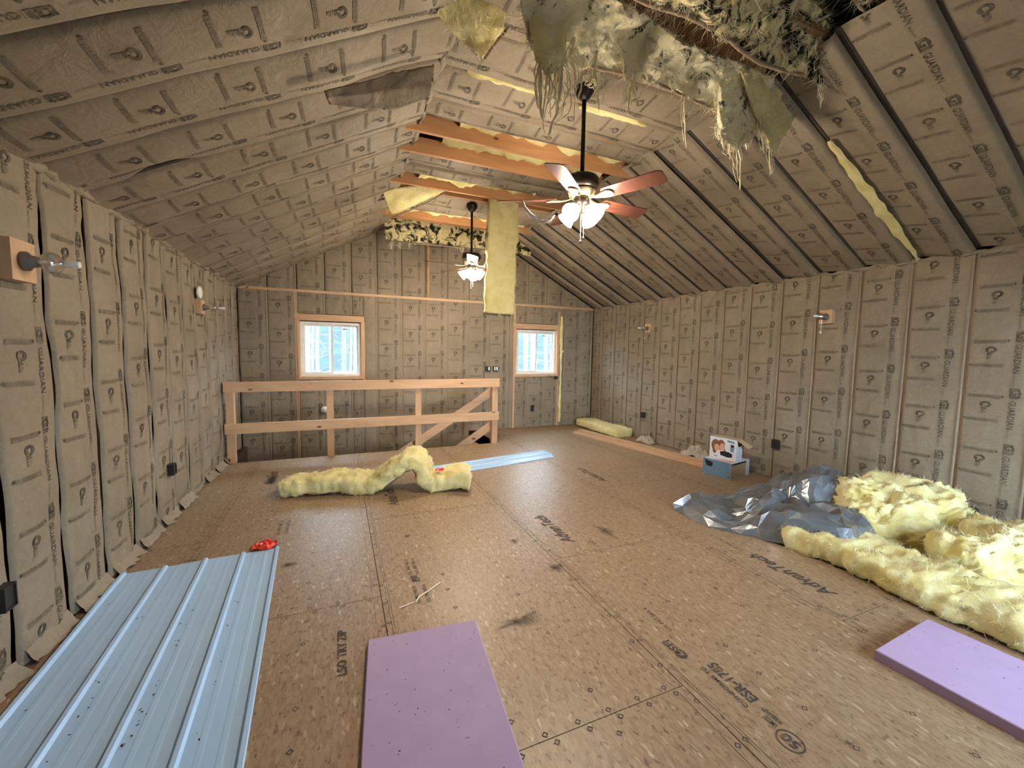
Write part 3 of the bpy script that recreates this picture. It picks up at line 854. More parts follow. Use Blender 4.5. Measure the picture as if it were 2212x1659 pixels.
# ================================================================== THINGS
# ---- stair guard railing
rl = empty('stair_railing', (.5, ST[2], 0), 'bare lumber guard railing with two long rails along the stairwell', 'railing')
yr = ST[2]-.02
boxo('top_rail', XL+.03, 2.455, yr-.038, yr, .955, 1.09, 'wood_x', rl)
boxo('middle_rail', XL+.03, 2.45, yr-.038, yr, .40, .535, 'wood_x', rl)
boxo('post', -1.375, -1.285, yr+.001, yr+.09, .001, 1.085, 'wood_z', rl)
boxo('post', -.17, -.08, yr+.001, yr+.04, -.28, .954, 'wood_z', rl)
boxo('post', 1.08, 1.17, yr+.001, yr+.04, -.28, .954, 'wood_z', rl)
boxo('post', 2.345, 2.44, yr+.001, yr+.09, .001, 1.085, 'wood_z', rl)
# ---- staircase with its sloping rails
stc = empty('staircase', (2.2, 6.9, -2.6), 'lumber staircase with two sloping rails dropping behind the guard railing', 'staircase')
def slope_board(name, x0, z0, x1, z1, y, h, t=.038):
    g = G(); g.poly([(x0, y, z0), (x1, y, z1), (x1, y, z1+h), (x0, y, z0+h)], (0, t, 0)); return g.obj(name, 'wood_x', stc)
slope_board('handrail', 2.40, .80, .35, -.49, 6.46, .15)
slope_board('lower_rail', 2.40, .22, .6, -.90, 6.46, .15)
for i in range(11):
    x1 = 2.40-.255*i; z = -.205-.205*i
    boxo('tread', x1-.28, x1, 6.52, 7.36, z-.04, z, 'wood_y', stc)
    if i < 10: boxo('riser', x1-.262, x1-.245, 6.52, 7.36, z-.205, z-.041, 'stud', stc)
for y in (6.50, 7.36):
    g = G(); g.poly([(2.42, y, -.24), (-.35, y, -2.47), (-.35, y, -2.64), (2.42, y, -.50)], (0, .018, 0)); g.obj('stringer', 'wood_x', stc)

# ---- ceiling fans
def make_fan(x, y, rot, label):
    f = empty('ceiling_fan', (x, y, ZC), label, 'ceiling fan', 'ceiling fans along the ridge')
    f.rotation_euler = (0, 0, 0)
    def lo(g, n, m, sm_=False, par=None): return g.obj(n, m, par or f, sm_, world=False)
    g = G(); g.lathe([(0, .0), (.072, -.002), (.078, -.03), (.074, -.055), (.050, -.095), (.020, -.12), (0, -.12)], n=28); lo(g, 'canopy', 'bronze', True)
    g = G(); g.tube([(0, 0, -.1), (0, 0, -.70)], .016, 14); lo(g, 'downrod', 'bronze', True)
    g = G(); g.lathe([(0, -.672), (.05, -.675), (.115, -.685), (.128, -.70), (.132, -.75), (.118, -.775), (.10, -.782)], n=32); lo(g, 'motor_housing', 'bronze', True)
    g = G(); g.lathe([(.100, -.782), (.108, -.79), (.100, -.80), (.095, -.825), (.075, -.835), (0, -.837)], n=32); lo(g, 'motor_collar', 'brass', True)
    g = G(); g.lathe([(.05, -.836), (.062, -.845), (.066, -.875), (.05, -.90), (.035, -.915), (.028, -.96), (0, -.968)], n=24); lo(g, 'switch_housing', 'bronze', True)
    zb = -.848
    for k in range(5):
        a = math.radians(rot+72*k); ca, sa = math.cos(a), math.sin(a)
        pit = math.radians(14)
        def pt(r, t, h=0.0):
            tz = -t*math.sin(pit)+h
            tt = t*math.cos(pit)
            return (r*ca-tt*sa, r*sa+tt*ca, zb+tz)
        g = G()
        out = []
        w0, w1 = .058, .074
        for r, t in ((.19, -.040), (.205, -w0), (.25, -.062), (.62, -w1), (.645, -.066), (.66, -.046), (.66, .046), (.645, .066), (.62, w1), (.25, .062), (.205, w0), (.19, .040)):
            out.append((r, t))
        n = len(out)
        vs = [pt(r, t, .003) for r, t in out]+[pt(r, t, -.003) for r, t in out]
        g.add(vs, [tuple(range(n)), tuple(range(2*n-1, n-1, -1))]+[(i, n+i, n+(i+1) % n, (i+1) % n) for i in range(n)])
        bl = lo(g, 'blade', 'blade')
        g = G()
        # curved iron: arm from the hub flaring to a rounded plate under the blade
        pts = [(.07, .014, .012), (.11, .012, -.002), (.155, .016, -.008), (.20, .034, -.008), (.235, .040, -.008), (.262, .030, -.008), (.275, .0, -.008)]
        vs = []
        for r, hw, h in pts:
            for s_ in (-1, 1):
                for dz in (0, -.008): vs.append(pt(r, s_*hw, h+dz))
        fs = []
        for i in range(len(pts)-1):
            b = i*4; c = b+4
            fs += [(b, c, c+2, b+2), (b+1, b+3, c+3, c+1), (b, b+1, c+1, c), (b+2, c+2, c+3, b+3)]
        g.add(vs, fs); lo(g, 'blade_iron', 'brass')
    for k in range(4):
        a = math.radians(rot+20+90*k); d = Vector((math.cos(a)*.80, math.sin(a)*.80, -.60)).normalized()
        p0 = Vector((math.cos(a)*.040, math.sin(a)*.040, -.905))
        g = G(); g.tube([p0, p0+d*.035], [.014, .020], 12); arm = lo(g, 'lamp_socket', 'brass', True)
        g = G(); prof = [(.022, .03), (.032, .045), (.048, .075), (.055, .10), (.066, .128), (.070, .135)]
        g.lathe(prof+[(r-.003, z) for r, z in prof[::-1]], org_=p0, axis=d, n=24); lo(g, 'lamp_shade', 'glow', True)
        l = bpy.data.lights.new('fan_bulb_light', 'POINT'); l.energy = LAMP_W; l.color = LAMP_COL; l.shadow_soft_size = .045
        lob = bpy.data.objects.new('fan_bulb_light', l); COL.objects.link(lob); lob.parent = f
        lob.location = p0+d*.185
    for s_, ln in ((-.012, .20), (.014, .17)):
        g = G(); g.tube([(s_, -.02, -.96), (s_, -.02, -.96-ln)], .0022, 6); ch = lo(g, 'pull_chain', 'chain')
        g = G(); g.lathe([(0, 0), (.006, -.004), (.008, -.016), (.005, -.026), (0, -.028)], org_=(s_, -.02, -.96-ln), n=10); g.obj('chain_knob', 'bronze', ch, True, world=False)
    return f
fan1 = make_fan(1.755, 2.81, 6, 'nearer ceiling fan with five cherry blades and lit glass shades')
fan2 = make_fan(1.735, 5.60, 38, 'farther ceiling fan hanging beside the dangling yellow batt strip')
for f_ in (fan1, fan2): pass
# wooden fan block over the second canopy
boxo('fan_block', 1.60, 1.90, 5.54, 5.66, ZC-.004, ZC+.03, 'wood_x', ceil)
boxo('fan_block', 1.62, 1.92, 2.74, 2.90, ZC-.002, ZC+.03, 'wood_x', ceil)
# torn strip of paper draped from a blade of the nearer fan
g = G(); P = [ony(x, y, 2.62) for x, y in ((1128, 432), (1133, 448), (1145, 463), (1160, 474), (1175, 480), (1188, 475), (1198, 465))]
g.tube(P, [.006, .011, .014, .015, .015, .012, .005], 6)
tag(g.obj('paper_strip', 'straw', None, True, at=P[0]), 'thin pale paper strip drooping from a blade of the nearer fan', 'paper scrap')

# ---- generic fibre shapes
def tuft(p, seed):
    a = 1-2.2*abs(n3(p.x*7+seed, p.y*7, p.z*7))
    b = 1-2.2*abs(n3(p.x*17, p.y*17+seed, p.z*17))
    return .55*a+.30*b+.35*fr(p.x*34, p.y*34, p.z*34+seed, 3)
def fuzz(o, n, seed, lmin=.012, lmax=.04, m='strand', wd=.0009):
    """stray glass fibres standing off the surface of a fibre mass"""
    rr = random.Random(seed); me = o.data; po = me.polygons
    ar = np.array([p.area for p in po]); cs = np.cumsum(ar); tot_ = cs[-1]
    P, F = [], []
    for _ in range(n):
        f = po[int(np.searchsorted(cs, rr.random()*tot_*.9999))]
        vi = f.vertices; w = [rr.random() for _ in vi]; sw = sum(w)
        c = Vector((0, 0, 0))
        for k, i in zip(w, vi): c += me.vertices[i].co*(k/sw)
        t = Vector((rr.uniform(-1, 1), rr.uniform(-1, 1), rr.uniform(-1, 1))).normalized()
        d = (f.normal*rr.uniform(.15, .7)+t).normalized(); L = rr.uniform(lmin, lmax)
        e = d.cross(t if abs(d.dot(t)) < .95 else f.normal)
        if e.length < 1e-4: continue
        e = e.normalized()*wd*rr.uniform(.6, 1.5)
        q1 = c+d*L*.5+f.normal*L*.10; q2 = c+d*L+t*L*.25-f.normal*L*.1
        k = len(P); P += [c-e, c+e, q1-e, q1+e, q2]; F += [(k, k+1, k+3, k+2), (k+2, k+3, k+4)]
    q = mesh('loose_fibers', P, F, m, o, False, world=False)
    return tag(q, kind='stuff')
def sweep_batt(name, path, side, width, thick, seed, m='fluff', parent=None, amp=.02, n=None, facing=None, step=.02, at=None):
    """slab of fibre following path (centre line); side = constant width direction"""
    S_ = Vector(side).normalized(); path = [Vector(p) for p in path]
    d = [0.0]
    for i in range(1, len(path)): d.append(d[-1]+(path[i]-path[i-1]).length)
    tot = d[-1]; n = n or max(6, int(tot/step))
    def at_(s):
        for i in range(1, len(d)):
            if s <= d[i]+1e-9:
                t = (s-d[i-1])/(d[i]-d[i-1])
                p0 = path[max(i-2, 0)]; p1 = path[i-1]; p2 = path[i]; p3 = path[min(i+1, len(path)-1)]
                return .5*((2*p1)+(p2-p0)*t+(2*p0-5*p1+4*p2-p3)*t*t+(3*p1-p0-3*p2+p3)*t**3)
        return path[-1]
    C_ = [at_(tot*i/n) for i in range(n+1)]
    ring = []
    K = 15
    for i in range(K): ring.append((-1+2*i/(K-1), 1))
    ring += [(1.02, .75), (1.03, .4), (1.04, 0), (1.03, -.4), (1.02, -.75)]
    for i in range(K): ring.append((1-2*i/(K-1), -1))
    ring += [(-1.02, -.75), (-1.03, -.4), (-1.04, 0), (-1.03, .4), (-1.02, .75)]
    R = len(ring); vs = []; low = []
    flip = S_.cross(path[-1]-path[0]).z < -1e-4
    for i, c in enumerate(C_):
        T = (C_[min(i+1, n)]-C_[max(i-1, 0)]).normalized()
        Nn = S_.cross(T).normalized()
        if flip: Nn = -Nn
        e = 1.0 if 0 < i < n else .8
        tk = thick*(1+.16*n3(i*.35, seed, 2))
        for u, h in ring:
            rnd = 1-.06*(abs(u) > .9)*(abs(h) > .9)
            p = c+S_*(u*width/2*e*rnd)+Nn*(h*tk/2*e*rnd)
            f = 1.0*amp*fr(p.x*4+seed, p.y*4, p.z*4, 3)+.9*amp*tuft(p, seed)
            q = (S_*u+Nn*h).normalized()
            vs.append(p+q*(f if h > -.9 else f*.25))
        low.append((c-S_*(width/2*1.0)-Nn*(tk/2*1.02+.003), c+S_*(width/2)-Nn*(tk/2*1.02+.003)))
    fs = [(i*R+k, (i+1)*R+k, (i+1)*R+(k+1) % R, i*R+(k+1) % R) for i in range(n) for k in range(R)]
    fs += [tuple(range(R)), tuple(n*R+k for k in range(R))[::-1]]
    o = mesh(name, vs, fs, m, parent, True, at=at)
    fix_normals(o)
    fuzz(o, int(9000*tot*width), seed)
    if facing:
        lv = [p for a, b in low for p in (a, (a+b)/2, b)]
        for i in range(len(lv)): 
            lv[i] = Vector(lv[i])+Vector((.006*n3(i*.4, seed, 1), .006*n3(i*.5, seed, 2), 0))
            lv[i].z = max(lv[i].z, .002)
        mesh('paper_facing', lv, [(3*i+j, 3*i+j+1, 3*i+4+j, 3*i+3+j) for i in range(n) for j in (0, 1)], facing, parent or o, True)
    return o
def lump(name, c, rx, ry, h, rot, seed, m='fluff_daylit', amp=.09, nu=110, nv=44, label=None, cat='insulation', base=0.0, sq=.6):
    """wad of torn fibre resting on the floor"""
    ca, sa = math.cos(rot), math.sin(rot); vs = []
    for j in range(nv+1):
        ph = j/nv
        for i in range(nu):
            t = 2*math.pi*i/nu
            cc, ss = math.cos(t), math.sin(t)
            k = (abs(cc)**(2/sq*.6)+abs(ss)**(2/sq*.6))**(-sq/2/.6*1.0) if sq else 1
            prof = math.cos(ph*math.pi/2)**.45
            r = prof*k
            x, y = rx*r*cc, ry*r*ss
            z = h*math.sin(ph*math.pi/2)
            X = c[0]+x*ca-y*sa; Y = c[1]+x*sa+y*ca
            f = amp*.9*fr(X*3+seed, Y*3, z*3, 3)+amp*.62*tuft(Vector((X, Y, z)), seed)
            rid = amp*1.5*abs(n3(X*3.4+seed, Y*3.4, z*3))
            X += (cc*ca-ss*sa)*f*prof; Y += (cc*sa+ss*ca)*f*prof
            z = base+max(0.0, z+(f-rid)*min(1, ph*2.2))
            vs.append((X, Y, z))
    fs = [(j*nu+i, j*nu+(i+1) % nu, (j+1)*nu+(i+1) % nu, (j+1)*nu+i) for j in range(nv) for i in range(nu)]
    fs.append(tuple(range(nu))[::-1])
    o = mesh(name, vs, fs, m, None, True, at=(c[0], c[1], base))
    fuzz(o, 5000, seed, .015, .06)
    if label: tag(o, label, cat)
    return o
def px_sheet(name, rows, nu, nv, thick, m, parent=None, amp=.03, seed=1, at=None, back=(0, .6, .8), fq=6, hairy=0):
    """sheet through control points (px, py, depth Y), given a real thickness"""
    R_ = [[ony(*p) for p in r] for r in rows]
    def lerp(r, t):
        s = t*(len(r)-1); i = min(int(s), len(r)-2); f = s-i; return r[i].lerp(r[i+1], f)
    B = Vector(back).normalized()*thick
    F_, K = [], []
    for j in range(nv+1):
        s = j/nv*(len(R_)-1); jj = min(int(s), len(R_)-2); f = s-jj
        for i in range(nu+1):
            p = lerp(R_[jj], i/nu).lerp(lerp(R_[jj+1], i/nu), f)
            e = 1.0
            d = amp*fr(p.x*fq+seed, p.y*fq, p.z*fq, 5)+(.4*amp*tuft(p, seed) if hairy else 0)
            edge = min(j, nv-j, i, nu-i) == 0
            q = p-B.normalized()*d
            if edge: q = q+Vector((.6*amp*fr(p.x*14, seed, p.z*14), 0, .8*amp*fr(p.x*14, p.z*14, seed+4)))
            F_.append(q); K.append(p+B*(1 if not edge else .35)+Vector((0, 0, amp*.5*fr(p.x*fq, p.z*fq, seed+9))))
    for q in F_+K: q.z = min(q.z, roofz(q.x)+RD-.03)
    k = nu+1; n = len(F_)
    fs = [(j*k+i, j*k+i+1, (j+1)*k+i+1, (j+1)*k+i) for j in range(nv) for i in range(nu)]
    fs += [tuple(n+x for x in f[::-1]) for f in fs]
    bd = [i for i in range(nu)]+[j*k+nu for j in range(nv)]+[nv*k+nu-i for i in range(nu)]+[(nv-j)*k for j in range(nv)]
    fs += [(bd[x], bd[(x+1) % len(bd)], n+bd[(x+1) % len(bd)], n+bd[x]) for x in range(len(bd))]
    o = fix_normals(mesh(name, F_+K, fs, m, parent, True, at=at))
    if hairy: fuzz(o, hairy, seed, .02, .09)
    return o
def strands(name, lines, m, parent, seed, r0=.0075):
    for li, (pts, y, w) in enumerate(lines):
        g = G(); rr = random.Random(seed*50+li)
        P = [ony(a, b, y) for a, b in pts]
        # finer, slightly wavy
        Q = []; R_ = []
        n = 14
        for i in range(n+1):
            t = i/n*(len(P)-1); k = min(int(t), len(P)-2)
            p = P[k].lerp(P[k+1], t-k)
            Q.append(p+Vector((.010*n3(i*.5, seed, li), .010*n3(i*.5, seed+3, li), 0)))
            R_.append(r0*w*(.25+.75*(1-i/n)**.8)*(1+.5*n3(i*.9, li, seed)))
        R_[-1] *= .2
        if w > .8: R_[-3] *= 1.7; R_[-2] *= 1.5
        g.tube(Q, R_, 6)
        for s_ in range(9):           # stray fibres alongside
            off = Vector((rr.uniform(-.045, .045)*min(w, 1.3), rr.uniform(-.03, .03), 0)); k0 = rr.randint(0, 4); k1 = rr.randint(8, n)
            g.tube([Q[i]+off*(math.sin((i-k0)/(k1-k0)*3.14)+.3) for i in range(k0, k1)], [.0016*w+.0008]*(k1-k0), 4)
        g.obj(name, m, parent, True)

# ---- torn batts overhead near the camera
tb = empty('torn_insulation_batt', ony(1400, 150, 2.35), 'mottled torn yellow batt sagging from the ceiling above the nearer fan', 'insulation')
px_sheet('fiberglass_mat', [[(1120, -60, 2.0), (1250, -40, 2.0), (1390, 30, 2.08), (1480, 96, 2.14), (1570, 125, 2.16), (1665, 165, 2.16)],
                            [(1130, 40, 2.15), (1260, 50, 2.15), (1390, 80, 2.2), (1490, 125, 2.2), (1570, 160, 2.2), (1660, 190, 2.2)],
                            [(1150, 118, 2.28), (1290, 148, 2.32), (1385, 165, 2.34), (1465, 200, 2.34), (1545, 236, 2.34), (1650, 262, 2.3)]],
         110, 44, .05, 'fluff_grey', tb, .05, 3, hairy=5000)
g = G(); P = [ony(x, y, yy) for x, y, yy in ((1262, 140, 2.3), (1310, 152, 2.32), (1360, 160, 2.33), (1400, 172, 2.34), (1450, 195, 2.34), (1500, 218, 2.34), (1560, 243, 2.33))]
g.tube(P, .011, 8); g.obj('paper_edge', 'kraft_back', tb, True)
px_sheet('hanging_wad', [[(1560, 130, 2.2), (1600, 140, 2.2), (1650, 150, 2.2)], [(1555, 220, 2.25), (1600, 230, 2.25), (1660, 220, 2.25)], [(1552, 290, 2.27), (1590, 325, 2.27), (1622, 300, 2.27)]], 30, 40, .05, 'fluff_grey', tb, .05, 8, hairy=1500)
px_sheet('hanging_wad', [[(1600, 150, 2.15), (1640, 160, 2.15), (1665, 170, 2.15)], [(1625, 235, 2.2), (1665, 225, 2.2), (1708, 228, 2.2)], [(1650, 280, 2.2), (1676, 290, 2.2), (1712, 258, 2.2)], [(1664, 318, 2.2), (1670, 332, 2.2), (1680, 310, 2.2)]], 30, 44, .05, 'fluff', tb, .03, 9, hairy=1200)
px_sheet('hanging_wad', [[(1135, -40, 2.1), (1190, -40, 2.1), (1255, -20, 2.1)], [(1145, 70, 2.15), (1190, 80, 2.15), (1225, 70, 2.15)], [(1158, 130, 2.2), (1185, 160, 2.2), (1222, 130, 2.2)]], 30, 44, .04, 'fluff', tb, .035, 10, hairy=1500)
px_sheet('hanging_wad', [[(1335, 60, 2.2), (1370, 70, 2.2), (1400, 80, 2.2)], [(1345, 130, 2.25), (1370, 140, 2.25), (1400, 130, 2.25)], [(1352, 165, 2.27), (1368, 182, 2.27), (1380, 165, 2.27)]], 24, 30, .03, 'fluff_grey', tb, .04, 13, hairy=800)
strands('fiber_strand', [([(1168, 120), (1166, 190), (1170, 258)], 2.2, 2.0), ([(1185, 140), (1178, 200), (1172, 262)], 2.2, 1.3), ([(1215, 110), (1212, 190), (1200, 250), (1182, 296)], 2.2, 1.5),
                         ([(1205, 130), (1208, 200), (1205, 250)], 2.2, 1.4), ([(1228, 100), (1243, 160), (1240, 278)], 2.2, .7), ([(1240, 80), (1232, 130), (1246, 160)], 2.2, 1.4), ([(1290, 110), (1282, 160), (1292, 190), (1294, 245)], 2.25, 1.0),
                         ([(1285, 165), (1278, 172), (1270, 185)], 2.25, 1.3), ([(1368, 150), (1360, 200), (1357, 250)], 2.27, 1.1), ([(1375, 150), (1372, 200), (1368, 222)], 2.27, .6), ([(1396, 80), (1396, 150)], 2.2, .8),
                         ([(1452, 120), (1450, 180), (1452, 210)], 2.3, .8), ([(1485, 120), (1490, 175), (1478, 235), (1482, 320)], 2.3, 1.1), ([(1500, 180), (1480, 250)], 2.3, 1.0)], 'strand', tb, 1)
strands('fiber_strand', [([(1590, 300), (1600, 345), (1598, 412)], 2.27, 1.0), ([(1575, 300), (1577, 345)], 2.27, .8), ([(1565, 240), (1560, 320)], 2.27, 1.6), ([(1610, 250), (1612, 325)], 2.27, 1.6), ([(1662, 310), (1664, 380)], 2.2, .8), ([(1640, 250), (1650, 330)], 2.2, 1.2)], 'strand', tb, 2)
tb2 = empty('torn_insulation_batt', ony(1600, 60, 1.9), 'blackened torn batt with a curling paper edge at the top right', 'insulation')
px_sheet('fiberglass_mat', [[(1380, -70, 1.62), (1520, -60, 1.62), (1640, -40, 1.66), (1740, -10, 1.72), (1800, 40, 1.78)],
                            [(1385, -30, 1.75), (1500, 5, 1.75), (1610, 50, 1.8), (1700, 90, 1.85), (1790, 110, 1.88)],
                            [(1395, 2, 1.84), (1490, 35, 1.86), (1600, 108, 1.9), (1690, 150, 1.93), (1778, 170, 1.95)]], 90, 40, .04, 'fluff_dirty', tb2, .05, 5, hairy=2500)
g = G(); P = [ony(x, y, yy) for x, y, yy in ((1340, -20, 1.8), (1400, 8, 1.83), (1480, 32, 1.85), (1560, 70, 1.87), (1600, 108, 1.9), (1640, 135, 1.9), (1690, 152, 1.92), (1740, 163, 1.95), (1775, 172, 1.95))]
g.tube(P, [.010, .013, .014, .015, .012, .013, .012, .012, .010], 8); g.obj('paper_edge', 'kraft_back', tb2, True)
px_sheet('fiberglass_mat', [[(1815, -70, 1.50), (1930, -70, 1.46), (2070, -50, 1.42)], [(1835, -15, 1.56), (1935, 5, 1.52), (2060, 15, 1.46)], [(1850, 8, 1.60), (1925, 48, 1.57), (2045, 58, 1.50)]], 50, 26, .03, 'fluff_dirty', tb2, .03, 25, hairy=900)
g = G(); P = [ony(x, y, yy) for x, y, yy in ((1835, -20, 1.60), (1860, 18, 1.60), (1900, 42, 1.58), (1950, 52, 1.55), (2000, 57, 1.52), (2050, 58, 1.49))]
g.tube(P, .010, 7); g.obj('paper_edge', 'kraft_back', tb2, True)
strands('fiber_strand', [([(1770, 150), (1772, 190), (1774, 235)], 1.94, .9), ([(1560, 70), (1558, 90)], 1.87, .4)], 'strand', tb2, 4)
px_sheet('blackened_mat', [[(1640, -30, 2.02), (1760, -20, 2.02), (1870, 10, 2.0)], [(1660, 60, 2.05), (1770, 90, 2.05), (1858, 100, 2.02)], [(1700, 140, 2.08), (1790, 180, 2.08), (1850, 192, 2.04)]], 60, 40, .03, 'black_fluff', tb2, .035, 6, hairy=1500)
tb3 = empty('torn_insulation_batt', ony(1010, 60, 2.3), 'pointed yellow batt corner folded down beside the left ceiling slope', 'insulation')
px_sheet('fiberglass_mat', [[(985, -60, 2.35), (1040, -60, 2.35), (1110, -50, 2.35)], [(942, 28, 2.45), (1000, 40, 2.45), (1088, 62, 2.45)], [(985, 78, 2.5), (1020, 95, 2.5), (1070, 85, 2.5)], [(1035, 118, 2.52), (1042, 125, 2.52), (1052, 112, 2.52)]], 40, 44, .045, 'fluff', tb3, .015, 7, hairy=900)
g = G(); P = [ony(x, y, 2.54) for x, y in ((1048, 126), (1066, 100), (1092, 68), (1100, 50))]; g.tube(P, .009, 7); g.obj('paper_edge', 'kraft_back', tb3, True)
# black fibre lining of the open bays overhead and in the far bay
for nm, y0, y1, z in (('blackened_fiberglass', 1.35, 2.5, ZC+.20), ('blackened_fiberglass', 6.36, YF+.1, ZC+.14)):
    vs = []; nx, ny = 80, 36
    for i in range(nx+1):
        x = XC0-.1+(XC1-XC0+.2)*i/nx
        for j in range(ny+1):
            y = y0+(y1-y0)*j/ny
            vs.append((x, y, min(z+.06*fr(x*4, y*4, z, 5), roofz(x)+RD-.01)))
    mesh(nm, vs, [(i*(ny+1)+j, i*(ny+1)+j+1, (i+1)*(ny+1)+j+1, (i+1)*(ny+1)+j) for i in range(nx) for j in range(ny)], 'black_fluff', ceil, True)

# ---- far torn bay, dangling batt and the long hanging strip
ft = empty('torn_insulation_batt', ony(980, 510, 7.0), 'black and yellow torn batt strip slung across the top of the far gable', 'insulation')
px_sheet('fiberglass_mat', [[(830, 452, 6.95), (950, 468, 6.95), (1050, 480, 6.95), (1152, 498, 6.95)], [(831, 490, 6.9), (950, 500, 6.9), (1050, 508, 6.9), (1150, 522, 6.9)], [(833, 519, 6.92), (950, 530, 6.92), (1050, 538, 6.92), (1146, 552, 6.92)]], 110, 26, .08, 'fluff_dirty', ft, .05, 15, fq=4)
g = G(); g.tube([ony(x, y, 6.9) for x, y in ((832, 520), (900, 526), (980, 533), (1060, 541))], .012, 7); g.obj('paper_edge', 'kraft', ft, True)
strands('fiber_strand', [([(847, 515), (846, 540)], 6.9, 1.0), ([(862, 520), (864, 538)], 6.9, .8), ([(884, 520), (884, 538)], 6.9, .8), ([(998, 530), (998, 548)], 6.9, .8), ([(1043, 535), (1043, 556)], 6.9, .8)], 'strand', ft, 6)
db = empty('insulation_batt_loose', ony(890, 440, 5.6), 'yellow batt end drooping out of the collar bay beside the left slope', 'insulation')
px_sheet('fiberglass_mat', [[(826, 412, 5.45), (880, 404, 5.4), (930, 403, 5.35), (968, 408, 5.3)], [(834, 440, 5.55), (880, 432, 5.5), (925, 420, 5.42), (962, 411, 5.32)], [(846, 464, 5.62), (880, 452, 5.58), (925, 432, 5.5), (958, 414, 5.34)]], 50, 26, .05, 'fluff', db, .014, 17, hairy=600)
g = G(); g.tube([ony(x, y, yy) for x, y, yy in ((850, 468, 5.62), (882, 456, 5.58), (926, 436, 5.5), (962, 415, 5.34))], .008, 6); g.obj('paper_facing', 'kraft_back', db, True)
hb = empty('hanging_insulation_batt', (1.99, 5.2, 2.04), 'long yellow batt strip hanging straight down from the ceiling joists', 'insulation')
sweep_batt('fiberglass_mat', [(2.06, 5.26, 3.66), (2.05, 5.21, 3.50), (2.03, 5.18, 3.2), (2.01, 5.17, 2.8), (1.995, 5.17, 2.4), (1.99, 5.17, 2.045)], (1, .12, 0), .40, .075, 23, 'fluff', hb, .022)
g = G(); 
vs = []
for i in range(24):
    z = 3.6-(3.6-2.03)*i/23
    for u in (-.205, 0, .215): vs.append((2.04-.05*i/23+u+.006*n3(i*.6, u, 3), 5.245+.12*u+.006*n3(i*.5, u*5, 8), z))
mesh('paper_facing', vs, [(3*i+j, 3*i+j+1, 3*i+4+j, 3*i+3+j) for i in range(23) for j in (0, 1)], 'kraft_back', hb, True)

# ---- loose paper flap peeling off the left slope
fl = px_sheet('peeling_paper_flap', [[(700, 196, 2.73), (780, 176, 2.73), (860, 156, 2.73), (938, 140, 2.75)], [(705, 212, 2.74), (785, 204, 2.74), (862, 194, 2.74), (936, 186, 2.76)], [(712, 226, 2.78), (790, 236, 2.78), (865, 236, 2.78), (928, 212, 2.78)]], 40, 16, .004, 'kraft', ceil, .02, 31, fq=4)

# ---- folded yellow batt on the floor
A_, B_ = Vector((-.58, 4.74, 0)), Vector((1.33, 4.22, 0))
dA = (B_-A_).normalized(); sA = Vector((-dA.y, dA.x, 0))
fb = empty('insulation_batt_loose', tuple(A_.lerp(B_, .5)), 'yellow batt folded into a hump on the floor before the railing', 'insulation')
prof = [(0, .06), (.12, .08), (.30, .095), (.58, .09), (.80, .07), (.92, .085), (1.08, .18), (1.24, .295), (1.345, .325), (1.43, .25), (1.46, .13), (1.53, .075), (1.70, .085), (1.84, .125), (1.97, .115)]
sweep_batt('fiberglass_mat', [A_+dA*s+sA*.19+Vector((0, 0, z)) for s, z in prof], sA, .40, .14, 41, 'fluff', fb, .046, facing='kraft_back')
# red plastic scraps
def scrap(name, c, r, seed, label, base):
    vs = []; n, k = 16, 7
    for j in range(k):
        for i in range(n):
            t = 2*math.pi*i/n; rr_ = r*(j/(k-1))*(1+.5*n3(math.cos(t)*2, math.sin(t)*2, seed))
            vs.append((c[0]+rr_*math.cos(t), c[1]+rr_*math.sin(t)*.8, base+.004+r*.75*abs(fr(math.cos(t)*j*.6, math.sin(t)*j*.6, seed, 3))+r*.3*(1-j/(k-1))))
    o = mesh(name, vs, [(j*n+i, j*n+(i+1) % n, (j+1)*n+(i+1) % n, (j+1)*n+i) for j in range(k-1) for i in range(n)], 'red', None, False, at=(c[0], c[1], base))
    return tag(o, label, 'plastic scrap')
scrap('plastic_scrap', (-.56, 3.56), .085, 3, 'crumpled red plastic scrap on the floor beyond the metal panel', 0.0)
pz = ony(944, 1012, 4.55)
scrap('plastic_scrap', (pz.x, 4.44), .055, 5, 'crumpled red plastic scrap lying on the folded yellow batt', .195)

# ---- far yellow batt by the right wall
fb2 = empty('insulation_batt_loose', (4.86, 6.5, 0), 'thick yellow batt lying in the far right corner beside the wall', 'insulation')
sweep_batt('fiberglass_mat', [(4.77, 7.30, .085), (4.77, 7.0, .09), (4.78, 6.6, .085), (4.79, 6.25, .08), (4.80, 5.98, .075)], (1, .05, 0), .36, .14, 52, 'fluff', fb2, .02, facing='kraft_back')
# ---- loose lumber
for (a, b, w, lab) in (((4.13, 6.62), (4.62, 3.98), .09, 'long bare board on the floor, the left one of the pair'), ((4.34, 6.78), (4.79, 4.06), .09, 'long bare board on the floor, the one nearest the right wall')):
    g = G(); g.bar((a[0], a[1], .0195), (b[0], b[1], .0195), w, .037)
    tag(g.obj('lumber_board', 'wood_y', at=(a[0], a[1], 0)), lab, 'board', 'loose boards by the right wall')

